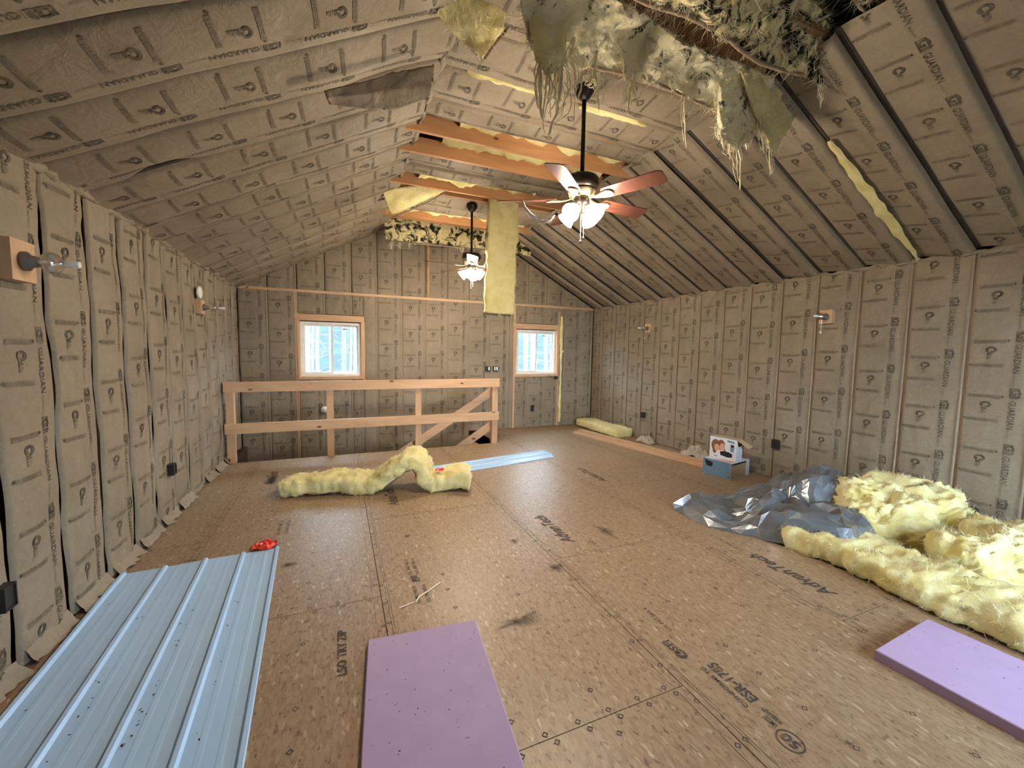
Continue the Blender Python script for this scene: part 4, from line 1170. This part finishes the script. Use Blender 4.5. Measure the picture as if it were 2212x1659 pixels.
# ---- ribbed metal panels
def metal_panel(name, c0, d, width, length, label, ribs, h=.015, cut=0.0):
    d = Vector((*d, 0)).normalized(); s = Vector((d.y, -d.x, 0))*-1.0    # s = across
    prof = []
    def add(x, z): prof.append((x, z))
    for i, r in enumerate(ribs):
        add(r-.018, .0); add(r-.008, h); add(r+.008, h); add(r+.018, 0)
        if i < len(ribs)-1:
            gpx = ribs[i+1]-r
            for k in (1/3, 2/3):
                m_ = r+gpx*k
                add(m_-.014, .0); add(m_-.008, .0009); add(m_+.008, .0009); add(m_+.014, 0)
    prof = [(max(0, min(width, x)), z) for x, z in prof]
    n = 12; vs = []
    c0 = Vector((*c0, 0))
    for j in range(n+1):
        t = length*j/n
        for x, z in prof:
            wob = .004*n3(x*3, t*1.3, 4)+.004
            tt = t+(cut*max(0, (x-width*.45))/width if j == 0 else 0)
            vs.append(c0+s*x+d*tt+Vector((0, 0, z+wob)))
    k = len(prof); m = len(vs)
    vs += [v-Vector((0, 0, .0012)) for v in vs]
    fs = [(j*k+i, j*k+i+1, (j+1)*k+i+1, (j+1)*k+i) for j in range(n) for i in range(k-1)]
    fs += [tuple(m+q for q in f[::-1]) for f in fs]
    bd = list(range(k-1))+[j*k+k-1 for j in range(n)]+[n*k+k-1-i for i in range(k-1)]+[(n-j)*k for j in range(n)]
    fs += [(bd[q], bd[(q+1) % len(bd)], m+bd[(q+1) % len(bd)], m+bd[q]) for q in range(len(bd))]
    o = mesh(name, vs, fs, 'steel', None, False, at=c0); fix_normals(o)
    tag(o, label, 'metal panel')
    return o, c0, d, s
mp, c0, dd, ss = metal_panel('metal_panel', (-1.378, 3.455), (.055, -1), .93, 2.75, 'wide white ribbed metal panel on the floor by the left wall', [.012, .235, .465, .695, .918])
rs = random.Random(5)
def specks(parent, n, fn, zs, r0=.002, r1=.006, seed=1):
    rr = random.Random(seed); P, F = [], []
    for _ in range(n):
        p = fn(rr); a = rr.uniform(0, 6.28); r = rr.uniform(r0, r1); k = len(P)
        for i in range(6):
            t = a+i*math.pi/3; e = r*(1 if i % 3 else 2.0)
            P.append((p[0]+e*math.cos(t), p[1]+e*math.sin(t), zs(p)))
        F.append(tuple(k+i for i in range(6)))
    tag(mesh('dirt_specks', P, F, 'speck', parent), kind='stuff')
def on_panel(rr):
    rib = [.012, .235, .465, .695]
    i = rr.choice((0, 1, 1, 2, 2, 2, 3)); x = rib[i]+.03+rr.random()*.038; t = .35+rr.random()**.7*2.0
    q = c0+ss*x+dd*t; return (q.x, q.y)
specks(mp, 70, on_panel, lambda p: .0105, .0018, .0045, 4)
metal_panel('metal_panel', (2.93, 5.60), (-.985, -.17), .42, 1.95, 'narrow bluish metal panel lying behind the folded yellow batt', [.02, .22, .40], .012, .22)

# ---- lavender foam boards
def foam_board(c, axis, w, l, t, label):
    """c = far left corner, axis = direction toward the near end"""
    d = Vector((*axis, 0)).normalized(); s = Vector((-d.y, d.x, 0))
    if s.x < 0: s = -s
    c = Vector((*c, 0)); b = .004; vs = []
    for z, e in ((.001, 0), (t-b, 0), (t, b)):
        for u, v in ((e, e), (w-e, e), (w-e, l-e), (e, l-e)): vs.append(c+s*u+d*v+Vector((0, 0, z)))
    fs = [(3, 2, 1, 0), (8, 9, 10, 11)]+[(4*j+i, 4*j+(i+1) % 4, 4*j+4+(i+1) % 4, 4*j+4+i) for j in (0, 1) for i in range(4)]
    o = fix_normals(mesh('foam_board', vs, fs, 'foam', None, False, at=c)); tag(o, label, 'foam board')
    specks(o, 90, lambda rr: (lambda q: (q.x, q.y))(c+s*(.02+rr.random()*(w-.04))+d*(.02+rr.random()*(l-.04))), lambda p: t+.0006, .0010, .003, int(w*1000+c.x*10))
    return o
f1c = onz(795, 1381, .028)
foam_board((f1c.x, f1c.y), (-.10, -1), .575, 1.5, .028, 'lavender foam board lying flat at the bottom centre')
f2c = onz(1890, 1403, .052); f2d = onz(2003, 1340, .052)
foam_board((f2c.x, f2c.y), (.05, -1), .59, 1.5, .052, 'thicker lavender foam board at the bottom right beside the long yellow batt')
# ---- pale strips on the floor
g = G(); g.tube([(x, y, .005) for x, y in ((.41, 2.42), (.44, 2.47), (.52, 2.52), (.60, 2.58))], [.003, .004, .004, .003], 6)
tag(g.obj('plastic_strip', 'straw', at=(.41, 2.42, 0)), 'thin bent pale strip lying on the floor, the longer one', 'scrap')
g = G(); g.tube([(x, y, .005) for x, y in ((.31, 2.40), (.36, 2.415), (.40, 2.425))], .003, 6)
tag(g.obj('plastic_strip', 'straw', at=(.31, 2.40, 0)), 'short thin pale strip on the floor beside the longer strip', 'scrap')

# ---- cartons
e1 = Vector((.07, -.37, 0)).normalized(); e2 = Vector((-e1.y, e1.x, 0))
if e2.x < 0: e2 = -e2
def cbox(g, o, l0, l1, d0, d1, z0, z1, mi=0):
    vs = [o+e1*l+e2*d+Vector((0, 0, z)) for l in (l0, l1) for d in (d0, d1) for z in (z0, z1)]
    g.add(vs, [(0, 1, 3, 2), (4, 6, 7, 5), (0, 4, 5, 1), (2, 3, 7, 6), (0, 2, 6, 4), (1, 5, 7, 3)], mi)
bo = Vector((4.375, 3.85, 0))
LB = .375
cl = empty('product_carton', tuple(bo), 'low blue printed carton with an open brown end by the right wall', 'carton')
g = G(); cbox(g, bo, 0, LB, 0, .006, .001, .205); g.obj('front_panel', 'card_blue', cl)
g = G(); cbox(g, bo, 0, LB, .006, .43, .001, .006); cbox(g, bo, 0, .006, .006, .43, .006, .20); cbox(g, bo, 0, LB, .424, .43, .006, .20); g.obj('carton_body', 'card_white', cl)
g = G(); cbox(g, bo, .006, LB, .0061, .424, .198, .204); g.obj('top_panel', 'card_white', cl)
g = G(); cbox(g, bo, LB-.006, LB, .0061, .34, .006, .175); g.obj('end_flap', 'card_brown', cl)
g = G(); cbox(g, bo, LB-.006, LB+.002, .345, .4239, .006, .21, 0); g.obj('side_flap', 'card_white', cl)
def front_poly(g, o, pts, dep, mi, t=.0008):
    P = [o+e1*l-e2*dep+Vector((0, 0, z)) for l, z in pts]; g.poly(P, -e2*t, mi)
g = G(); front_poly(g, bo, [(.02, .19), (.13, .17), (.135, .13), (.11, .105), (.05, .115)], 0, 0); g.obj('printed_shape', 'card_dark', cl); g = G(); front_poly(g, bo, [(.33, .035), (.355, .03), (.355, .018), (.33, .022)], 0, 0)
g.obj('printed_shape', 'card_dark', cl)
g = G()
P = [bo+e1*l+e2*d+Vector((0, 0, .2042)) for l, d in ((.10, .03), (.20, .02), (.36, .05), (.36, .13), (.2, .12))]; g.poly(P, (0, 0, .0006), 0); g.obj('printed_picture', 'skin', cl)
up = bo+e2*.14+Vector((0, 0, .205))
cu2 = empty('product_carton', tuple(up), 'upright carton printed with two smiling faces standing on the blue carton', 'carton')
HU, DU, LU = .27, .15, .345
g = G(); cbox(g, up, 0, LU, 0, .004, 0, HU); g.obj('front_panel', 'card_white', cu2)
g = G(); cbox(g, up, 0, .004, .004, DU, 0, HU); cbox(g, up, 0, LU, DU-.004, DU, 0, HU); cbox(g, up, 0, LU, .004, DU, 0, .004); g.obj('carton_body', 'card_brown', cu2)
g = G(); P = [up+e1*LU+e2*d+Vector((0, 0, z)) for d, z in ((0, 0), (DU, 0), (DU, .19), (.05, .18), (.0, HU))]; g.poly(P, e1*.003, 0); g.obj('side_panel', 'card_white', cu2)
g = G(); cbox(g, up, .004, LU-.004, .004, DU-.004, HU-.05, HU-.045); g.obj('opening_shade', 'card_dark', cu2)  # black card in place of the shade inside the open top
g = G(); P = [up+e1*(LU+a)+e2*d+Vector((0, 0, z)) for a, d, z in ((.003, .02, HU-.005), (.003, DU, HU-.01), (.10, DU+.06, HU-.09), (.10, .09, HU-.10))]; g.poly(P, (0, 0, .003), 0); g.obj('open_flap', 'card_brown', cu2)
def ell(cx, cz, rx, rz, n=18, a0=0): return [(cx+rx*math.cos(2*math.pi*i/n), cz+rz*math.sin(2*math.pi*i/n)) for i in range(n)]
g = G()
front_poly(g, up, ell(.080, .165, .058, .075), 0, 1); front_poly(g, up, [(.03, .16), (.05, .06), (.085, .055), (.10, .12)], 0, 1)
front_poly(g, up, ell(.152, .175, .050, .070), 0, 1); front_poly(g, up, [(.15, .16), (.20, .10), (.215, .09), (.195, .18)], 0, 1)
front_poly(g, up, ell(.096, .135, .034, .047), .0008, 0); front_poly(g, up, ell(.168, .150, .036, .050), .0008, 0)
for ex, ez in ((.085, .145), (.107, .142), (.157, .162), (.180, .158)): front_poly(g, up, ell(ex, ez, .004, .003, 8), .0016, 1)
for ex, ez in ((.098, .115), (.170, .128)): front_poly(g, up, [(ex-.010, ez), (ex, ez-.004), (ex+.010, ez), (ex, ez-.008)], .0016, 2)
front_poly(g, up, [(.14, .09), (.20, .105), (.26, .10), (.30, .085), (.30, .04), (.24, .03), (.15, .045)], .0008, 3)
front_poly(g, up, [(.23, .255), (.32, .245), (.32, .22), (.23, .23)], .0002, 4)
front_poly(g, up, [(.275, .205), (.318, .20), (.318, .165), (.275, .17)], .0004, 3)
front_poly(g, up, [(.272, .168), (.318, .163), (.316, .11), (.272, .115)], .0004, 4)
front_poly(g, up, [(.06, .03), (.11, .028), (.11, .016), (.06, .018)], .0004, 4)
g.obj('printed_picture', ['skin', 'hair', 'red', 'card_dark', 'card_blue'], cu2)
# cloudy film crumpled at the foot of the right wall
def film(name, cx, cy, rx, ry, h, seed, label, m='film'):
    vs = []; n = 20
    for i in range(n+1):
        for j in range(n+1):
            u, v = i/n*2-1, j/n*2-1; e = max(0, 1-(u*u+v*v)*.8)
            vs.append((cx+u*rx*(1+.2*n3(v*3, seed, 1)), cy+v*ry*(1+.2*n3(u*3, seed, 2)), .003+h*e*(.4+.9*abs(n3(u*2.5+seed, v*2.5, seed)))+.02*e*abs(n3(u*9, v*9, seed))))
    o = mesh(name, vs, [(i*(n+1)+j, (i+1)*(n+1)+j, (i+1)*(n+1)+j+1, i*(n+1)+j+1) for i in range(n) for j in range(n)], m, None, False, at=(cx, cy, 0))
    return tag(o, label, 'plastic film')
film('plastic_film', 4.915, 4.45, .085, .28, .22, 4, 'crumpled cloudy film against the right wall behind the cartons')
film('plastic_film', 4.93, 5.55, .10, .20, .16, 9, 'small crumpled cloudy film below the farther right wall outlet')

# ---- yellow insulation heap on the right
lb = empty('insulation_batt_loose', (3.55, 1.2, 0), 'long brightly lit yellow batt lying along the floor on the right', 'insulation')
sweep_batt('fiberglass_mat', [(3.62, 2.30, .06), (3.60, 2.0, .075), (3.60, 1.65, .08), (3.55, 1.3, .085), (3.54, 1.0, .085), (3.56, .6, .085), (3.58, .1, .085)], (1, .03, 0), .50, .13, 61, 'fluff_daylit', lb, .042, facing='kraft_back')
lump('insulation_wad', (4.38, 1.82), .54, .34, .46, -.35, 71, label='large torn yellow wad heaped against the right wall beside the black plastic')
lump('insulation_wad', (4.36, 1.22), .50, .27, .36, -.15, 77, label='shaggy yellow wad lying between the long batt and the right wall')
lump('insulation_wad', (4.42, .62), .46, .28, .34, .1, 83, label='torn yellow wad nearest the camera at the right edge')
pf = sweep_batt('insulation_flap', [(4.30, 1.95, .40), (4.52, 1.93, .49), (4.72, 1.85, .42), (4.83, 1.70, .26)], (.25, -1, 0), .30, .04, 91, 'fluff_daylit', None, .016, at=(4.6, 1.9, .25))
tag(pf, 'thin peeled yellow flap on top of the largest wad', 'insulation')

# ---- crumpled black plastic sheet
bc = Vector((3.78, 2.36))
outl = [(0, p) for p in ((3.02, 2.68), (3.24, 2.30), (3.36, 1.98), (3.58, 1.66), (3.70, 1.70), (3.86, 1.64), (4.04, 1.84), (4.38, 2.02), (4.56, 2.28), (4.50, 2.64), (4.18, 2.92), (3.88, 3.00), (3.66, 2.86), (3.44, 2.98), (3.20, 3.14), (3.04, 2.96))]
ang = []
for _, p in outl:
    q = Vector(p)-bc; ang.append((math.atan2(q.y, q.x), q.length))
ang.sort()
def rad(t):
    t = (t+math.pi) % (2*math.pi)-math.pi
    for i in range(len(ang)):
        a0, r0 = ang[i]; a1, r1 = ang[(i+1) % len(ang)]
        if i == len(ang)-1: a1 += 2*math.pi
        tt = t if t >= a0 or i < len(ang)-1 else t+2*math.pi
        if i == len(ang)-1 and t < ang[0][0]: tt = t+2*math.pi
        if a0 <= tt <= a1:
            f = (tt-a0)/(a1-a0); return r0*(1-f)+r1*f
    return ang[0][1]
def bag_h(x, y):
    # mound over the insulation with a low tail to the left
    g1 = .42*math.exp(-(((x-4.16)/.46)**2+((y-2.34)/.40)**2)**1.5)
    g2 = .24*math.exp(-(((x-3.72)/.38)**2+((y-2.42)/.46)**2)**1.5)
    g3 = .10*math.exp(-(((x-3.25)/.25)**2+((y-2.85)/.25)**2))
    bt = .225*sm((x-3.24)/.10)*sm((2.45-y)/.25)
    return max(g1, g2, g3, bt)+.02
def crumple(x, y):
    wx = x+.12*n3(x*2.2, y*2.2, 5); wy = y+.12*n3(x*2.2, y*2.2, 9)
    d, p = noise.voronoi(Vector((wx*4.2, wy*4.2, 1.7)))
    c1 = (d[1]-d[0])
    d2, _ = noise.voronoi(Vector((wx*9.5, wy*9.5, 4.1)))
    c2 = d2[1]-d2[0]
    fold = abs(n3(wx*2.6+wy*1.4, wy*3.0, 3.3))
    return -.10*min(c1, .9)-.03*min(c2, .8)+.15*fold
vs = []; nr, na = 13, 44
for j in range(nr+1):
    for i in range(na):
        t = 2*math.pi*i/na; r = rad(t)*(j/nr)*(1+.05*n3(math.cos(t)*5, math.sin(t)*5, 2))
        x = bc.x+r*math.cos(t); y = bc.y+r*math.sin(t)
        e = 1-sm((j/nr-.80)/.2)
        z = max(.006, bag_h(x, y)*(e*.75+.25)+crumple(x, y)*(.35+.65*e)+.02)
        if j == nr: z = max(.004, z-.03)
        vs.append((x, y, z))
fs = []
for j in range(nr):
    for i in range(na):
        a, b, c, d = j*na+i, j*na+(i+1) % na, (j+1)*na+(i+1) % na, (j+1)*na+i
        fs += [(a, b, c), (a, c, d)] if (i+j) % 2 else [(a, b, d), (b, c, d)]
bag = mesh('plastic_sheet', vs, fs, 'bag', None, False, at=(bc.x, bc.y, 0)); fix_normals(bag)
tag(bag, 'crumpled shiny black plastic sheet thrown over the yellow insulation', 'plastic sheet')

# ---- wall lamps: wood block, socket, clear bulb, pull chain
def wall_lamp(x, y, z, s, label, big=1.0, chain=True):
    """s = +1 faces +X"""
    o = empty('wall_lamp', (x, y, z), label, 'wall lamp')
    k = big
    g = G(); b0, b1 = sorted((x-s*.03, x+s*.03)); g.box(b0, b1, y-.065*k, y+.065*k, z-.075*k, z+.075*k); g.obj('mounting_block', 'wood_z', o)
    ax = (s, 0, 0); p = (x+s*.03, y, z)
    g = G(); g.lathe([(0, 0), (.036*k, 0), (.036*k, .014), (.024*k, .026), (.020*k, .05), (0, .05)], p, ax, 20); g.obj('socket', 'socket', o, True)
    g = G(); g.lathe([(.013*k, .046), (.016*k, .055), (.030*k, .068), (.040*k, .086), (.042*k, .098), (.038*k, .114), (.026*k, .128), (.015*k, .138), (.012*k, .15), (0, .152)], p, ax, 24); g.obj('bulb', 'bulb', o, True)
    g = G(); g.lathe([(.006*k, .05), (.008*k, .09), (.0, .092)], p, ax, 10); g.obj('bulb_stem', 'white', o, True)
    g = G(); g.lathe([(.012*k, .142), (.014*k, .155), (.013*k, .195), (.011*k, .20), (0, .202)], p, ax, 14); g.obj('bulb_tip', 'tip', o, True)
    if chain:
        g = G(); g.tube([(x+s*.06, y+.02, z-.03), (x+s*.065, y+.02, z-.16)], .0018, 5); c = g.obj('pull_chain', 'chain', o)
        g = G(); g.lathe([(0, 0), (.006, -.004), (.011, -.022), (.0, -.024)], (x+s*.065, y+.02, z-.158), n=10); g.obj('chain_bell', 'white', c, True)
    return o
wall_lamp(XL+.035, 2.70, 1.935, 1, 'clear bulb on a wood block at the near left wall', 1.25, False)
wall_lamp(XL+.03, 5.50, 1.975, 1, 'clear bulb on a wood block below the round white cover', 1.0, False)
wall_lamp(XR-.03, 2.86, 1.985, -1, 'clear bulb with pull chain on the right wall nearer the camera', 1.0)
wall_lamp(XR-.03, 5.71, 1.985, -1, 'clear bulb with pull chain on the right wall near the far corner', 1.0)
def round_cover(name, c, ax, r, label, cat):
    g = G(); g.lathe([(0, .03), (r*.8, .03), (r, .02), (r, 0), (0, 0)], c, ax, 24); o = g.obj(name, 'white', None, True, at=c); tag(o, label, cat)
    g = G(); g.lathe([(r*.5, .0305), (r*.45, .036), (0, .036)], c, ax, 20); g.obj('center_boss', 'white', o, True); return o
round_cover('round_cover', (XL+.03, 5.45, 2.13), (1, 0, 0), .065, 'round white cover on the left wall above the far bulb', 'smoke alarm')
round_cover('round_cover', (-.235, YF-.02, .53), (0, -1, 0), .055, 'round white cover on the far wall below the left window', 'cover plate')
# ---- electrical boxes
def elbox(name, c, ax, w, h, label, cat, toggles=0, dep=.035):
    ax = Vector(ax); up = Vector((0, 0, 1)); sd_ = ax.cross(up); c = Vector(c)
    g = G(); 
    def bx(g_, u0, u1, z0, z1, d0, d1):
        vs_ = [c+sd_*u+up*z+ax*d for u in (u0, u1) for z in (z0, z1) for d in (d0, d1)]
        g_.add(vs_, [(0, 1, 3, 2), (4, 6, 7, 5), (0, 4, 5, 1), (2, 3, 7, 6), (0, 2, 6, 4), (1, 5, 7, 3)])
    e = empty(name, tuple(c), label, cat)
    t = .006
    bx(g, -w/2, w/2, -h/2, -h/2+t, -.02, dep); bx(g, -w/2, w/2, h/2-t, h/2, -.02, dep)
    bx(g, -w/2, -w/2+t, -h/2+t, h/2-t, -.02, dep); bx(g, w/2-t, w/2, -h/2+t, h/2-t, -.02, dep); bx(g, -w/2+t, w/2-t, -h/2+t, h/2-t, -.02, -.01)
    fix_normals(g.obj('box_shell', 'black', e))
    g = G(); bx(g, -w/2+t, w/2-t, -h/2+t, h/2-t, dep-.012, dep-.006); fix_normals(g.obj('device_plate', 'black', e))
    for k in range(toggles):
        u = (k-(toggles-1)/2)*.046 if toggles > 1 else -.018
        g = G(); bx(g, u-.012, u+.012, -.033, .033, dep-.006, dep+.004); g.obj('rocker_switch', 'white', e)
    return e
elbox('outlet_box', (XL+.02, 4.47, .45), (1, 0, 0), .075, .10, 'black outlet box low on the left wall midway to the railing', 'outlet')
elbox('outlet_box', (XL+.02, 2.47, .42), (1, 0, 0), .075, .11, 'black outlet box low on the left wall at the picture edge', 'outlet')
elbox('outlet_box', (XR-.012, 5.77, .44), (-1, 0, 0), .07, .10, 'black outlet box on the right wall by the corner batt', 'outlet')
elbox('outlet_box', (XR-.012, 3.34, .44), (-1, 0, 0), .085, .11, 'black outlet box on the right wall just beyond the cartons', 'outlet')
elbox('outlet_box', (3.63, YF-.012, .39), (0, -1, 0), .06, .12, 'black outlet box on the far wall below the right window', 'outlet')
elbox('switch_box', (2.655, YF-.012, 1.205), (0, -1, 0), .10, .095, 'black switch box with one white rocker, left of the pair', 'light switch', 1)
elbox('switch_box', (2.815, YF-.012, 1.205), (0, -1, 0), .10, .095, 'black switch box with two white rockers, right of the pair', 'light switch', 2)
# wire loop beside the second window
g = G(); P = [(3.98, YF-.03, 1.06), (4.05, YF-.05, 1.035), (4.12, YF-.05, 1.03), (4.18, YF-.04, 1.02)]; g.tube(P, .005, 6); cb = g.obj('cable_end', 'black', None, True, at=P[0]); tag(cb, 'short black cable end poking out under the right window', 'cable')
g = G(); g.box(4.12, 4.19, YF-.05, YF-.02, .985, 1.045); g.obj('cable_box', 'black', cb)
g = G(); g.lathe([(0, 0), (.02, .004), (.026, .02), (.012, .03), (0, .03)], (4.30, YF-.02, 1.56), (0, -1, 0), 14); tag(g.obj('chain_bell', 'white', None, True, at=(4.30, YF-.02, 1.56)), 'small white knob on the stud right of the right window', 'knob')

# ================================================================== OUTSIDE
GZ = -3.0
g = G(); g.box(-60, 60, -40, -1.6, GZ-.2, GZ); g.box(-60, 60, 7.8, 70, GZ-.2, GZ); gr = g.obj('ground', 'leaf'); tag(gr, kind='structure')
vs = []; n = 40
for i in range(n+1):
    x = -40+100*i/n
    for j in range(9):
        vs.append((x, 34+j*2.2, GZ-.1+j*1.75+.8*n3(i*.7, j*.6, 2)))
hl = mesh('wooded_hillside', vs, [(i*9+j, (i+1)*9+j, (i+1)*9+j+1, i*9+j+1) for i in range(n) for j in range(8)], 'hill', None, True); tag(hl, kind='structure')
rt_ = random.Random(12)
def tree(x, y, h, r, m, label, nbr=16):
    o = empty('bare_tree', (x, y, GZ), label, 'tree', 'bare trees outside the far windows')
    P = []; lean = rt_.uniform(-.03, .03)
    for k in range(8):
        t = k/7; P.append((x+lean*h*t+.10*n3(k*.6, x, 1), y+.10*n3(k*.6, y, 2), GZ+h*t))
    g = G(); g.tube(P, [r*(1-.65*k/7) for k in range(8)], 9); tr = g.obj('trunk', m, o, True)
    g = G()
    for k in range(nbr):
        t = rt_.uniform(.14, .95); s = min(6, int(t*7)); p = Vector(P[s]).lerp(Vector(P[s+1]), t*7-s)
        a = rt_.uniform(0, 6.28); l = rt_.uniform(.6, 2.0)*(1.1-t*.4); up_ = rt_.uniform(-.05, .5)
        d = Vector((math.cos(a), math.sin(a), up_)); Q = [p]
        for q in range(1, 5): Q.append(p+d*l*q/4+Vector((.1*n3(q, k, x), .1*n3(q, k, y), .12*n3(q*.8, k, 7))))
        rr = r*.17*(1-t*.4); g.tube(Q, [rr*(1-.2*q) for q in range(5)], 5)
        for _ in range(2):
            q0 = Q[rt_.randint(1, 3)]; e = Vector((d.x+rt_.uniform(-.8, .8), d.y+rt_.uniform(-.8, .8), rt_.uniform(-.2, .7))).normalized()
            g.tube([q0, q0+e*l*.22, q0+e*l*.42], [rr*.5, rr*.35, rr*.15], 4)
    g.obj('branches', m, tr, False)
TREES = ((684, 11.5, .10), (697, 14, .07), (712, 10.5, .05), (738, 11.0, .13), (765, 14, .12), (752, 17, .09), (668, 17, .10), (1128, 12, .12), (1148, 11, .14), (1163, 15, .10), (1186, 11.5, .14), (1197, 15, .12), (1174, 18, .12))
for k, (px, d, r) in enumerate(TREES):
    p = ony(px, 760, d); r *= .55
    wn_, pos = ('left', k) if px < 1000 else ('right', k-7)
    tree(p.x, d, rt_.uniform(9, 12), r, 'bark', '%s pale bare tree seen through the %s far window' % (('first', 'second', 'third', 'fourth', 'fifth', 'sixth', 'seventh')[sorted(q[0] for q in TREES if (q[0] < 1000) == (px < 1000)).index(px)]+' from the left', wn_))
for k in range(18):
    y = rt_.uniform(18, 32); c = rt_.choice((ony(714, 760, y).x, ony(1162, 760, y).x))+rt_.uniform(-3.5, 3.5)
    tree(c, y, rt_.uniform(10, 14), rt_.uniform(.08, .16), 'bark' if rt_.random() < .6 else 'bark_dark', 'bare woodland tree standing farther back outside the far windows', 12)
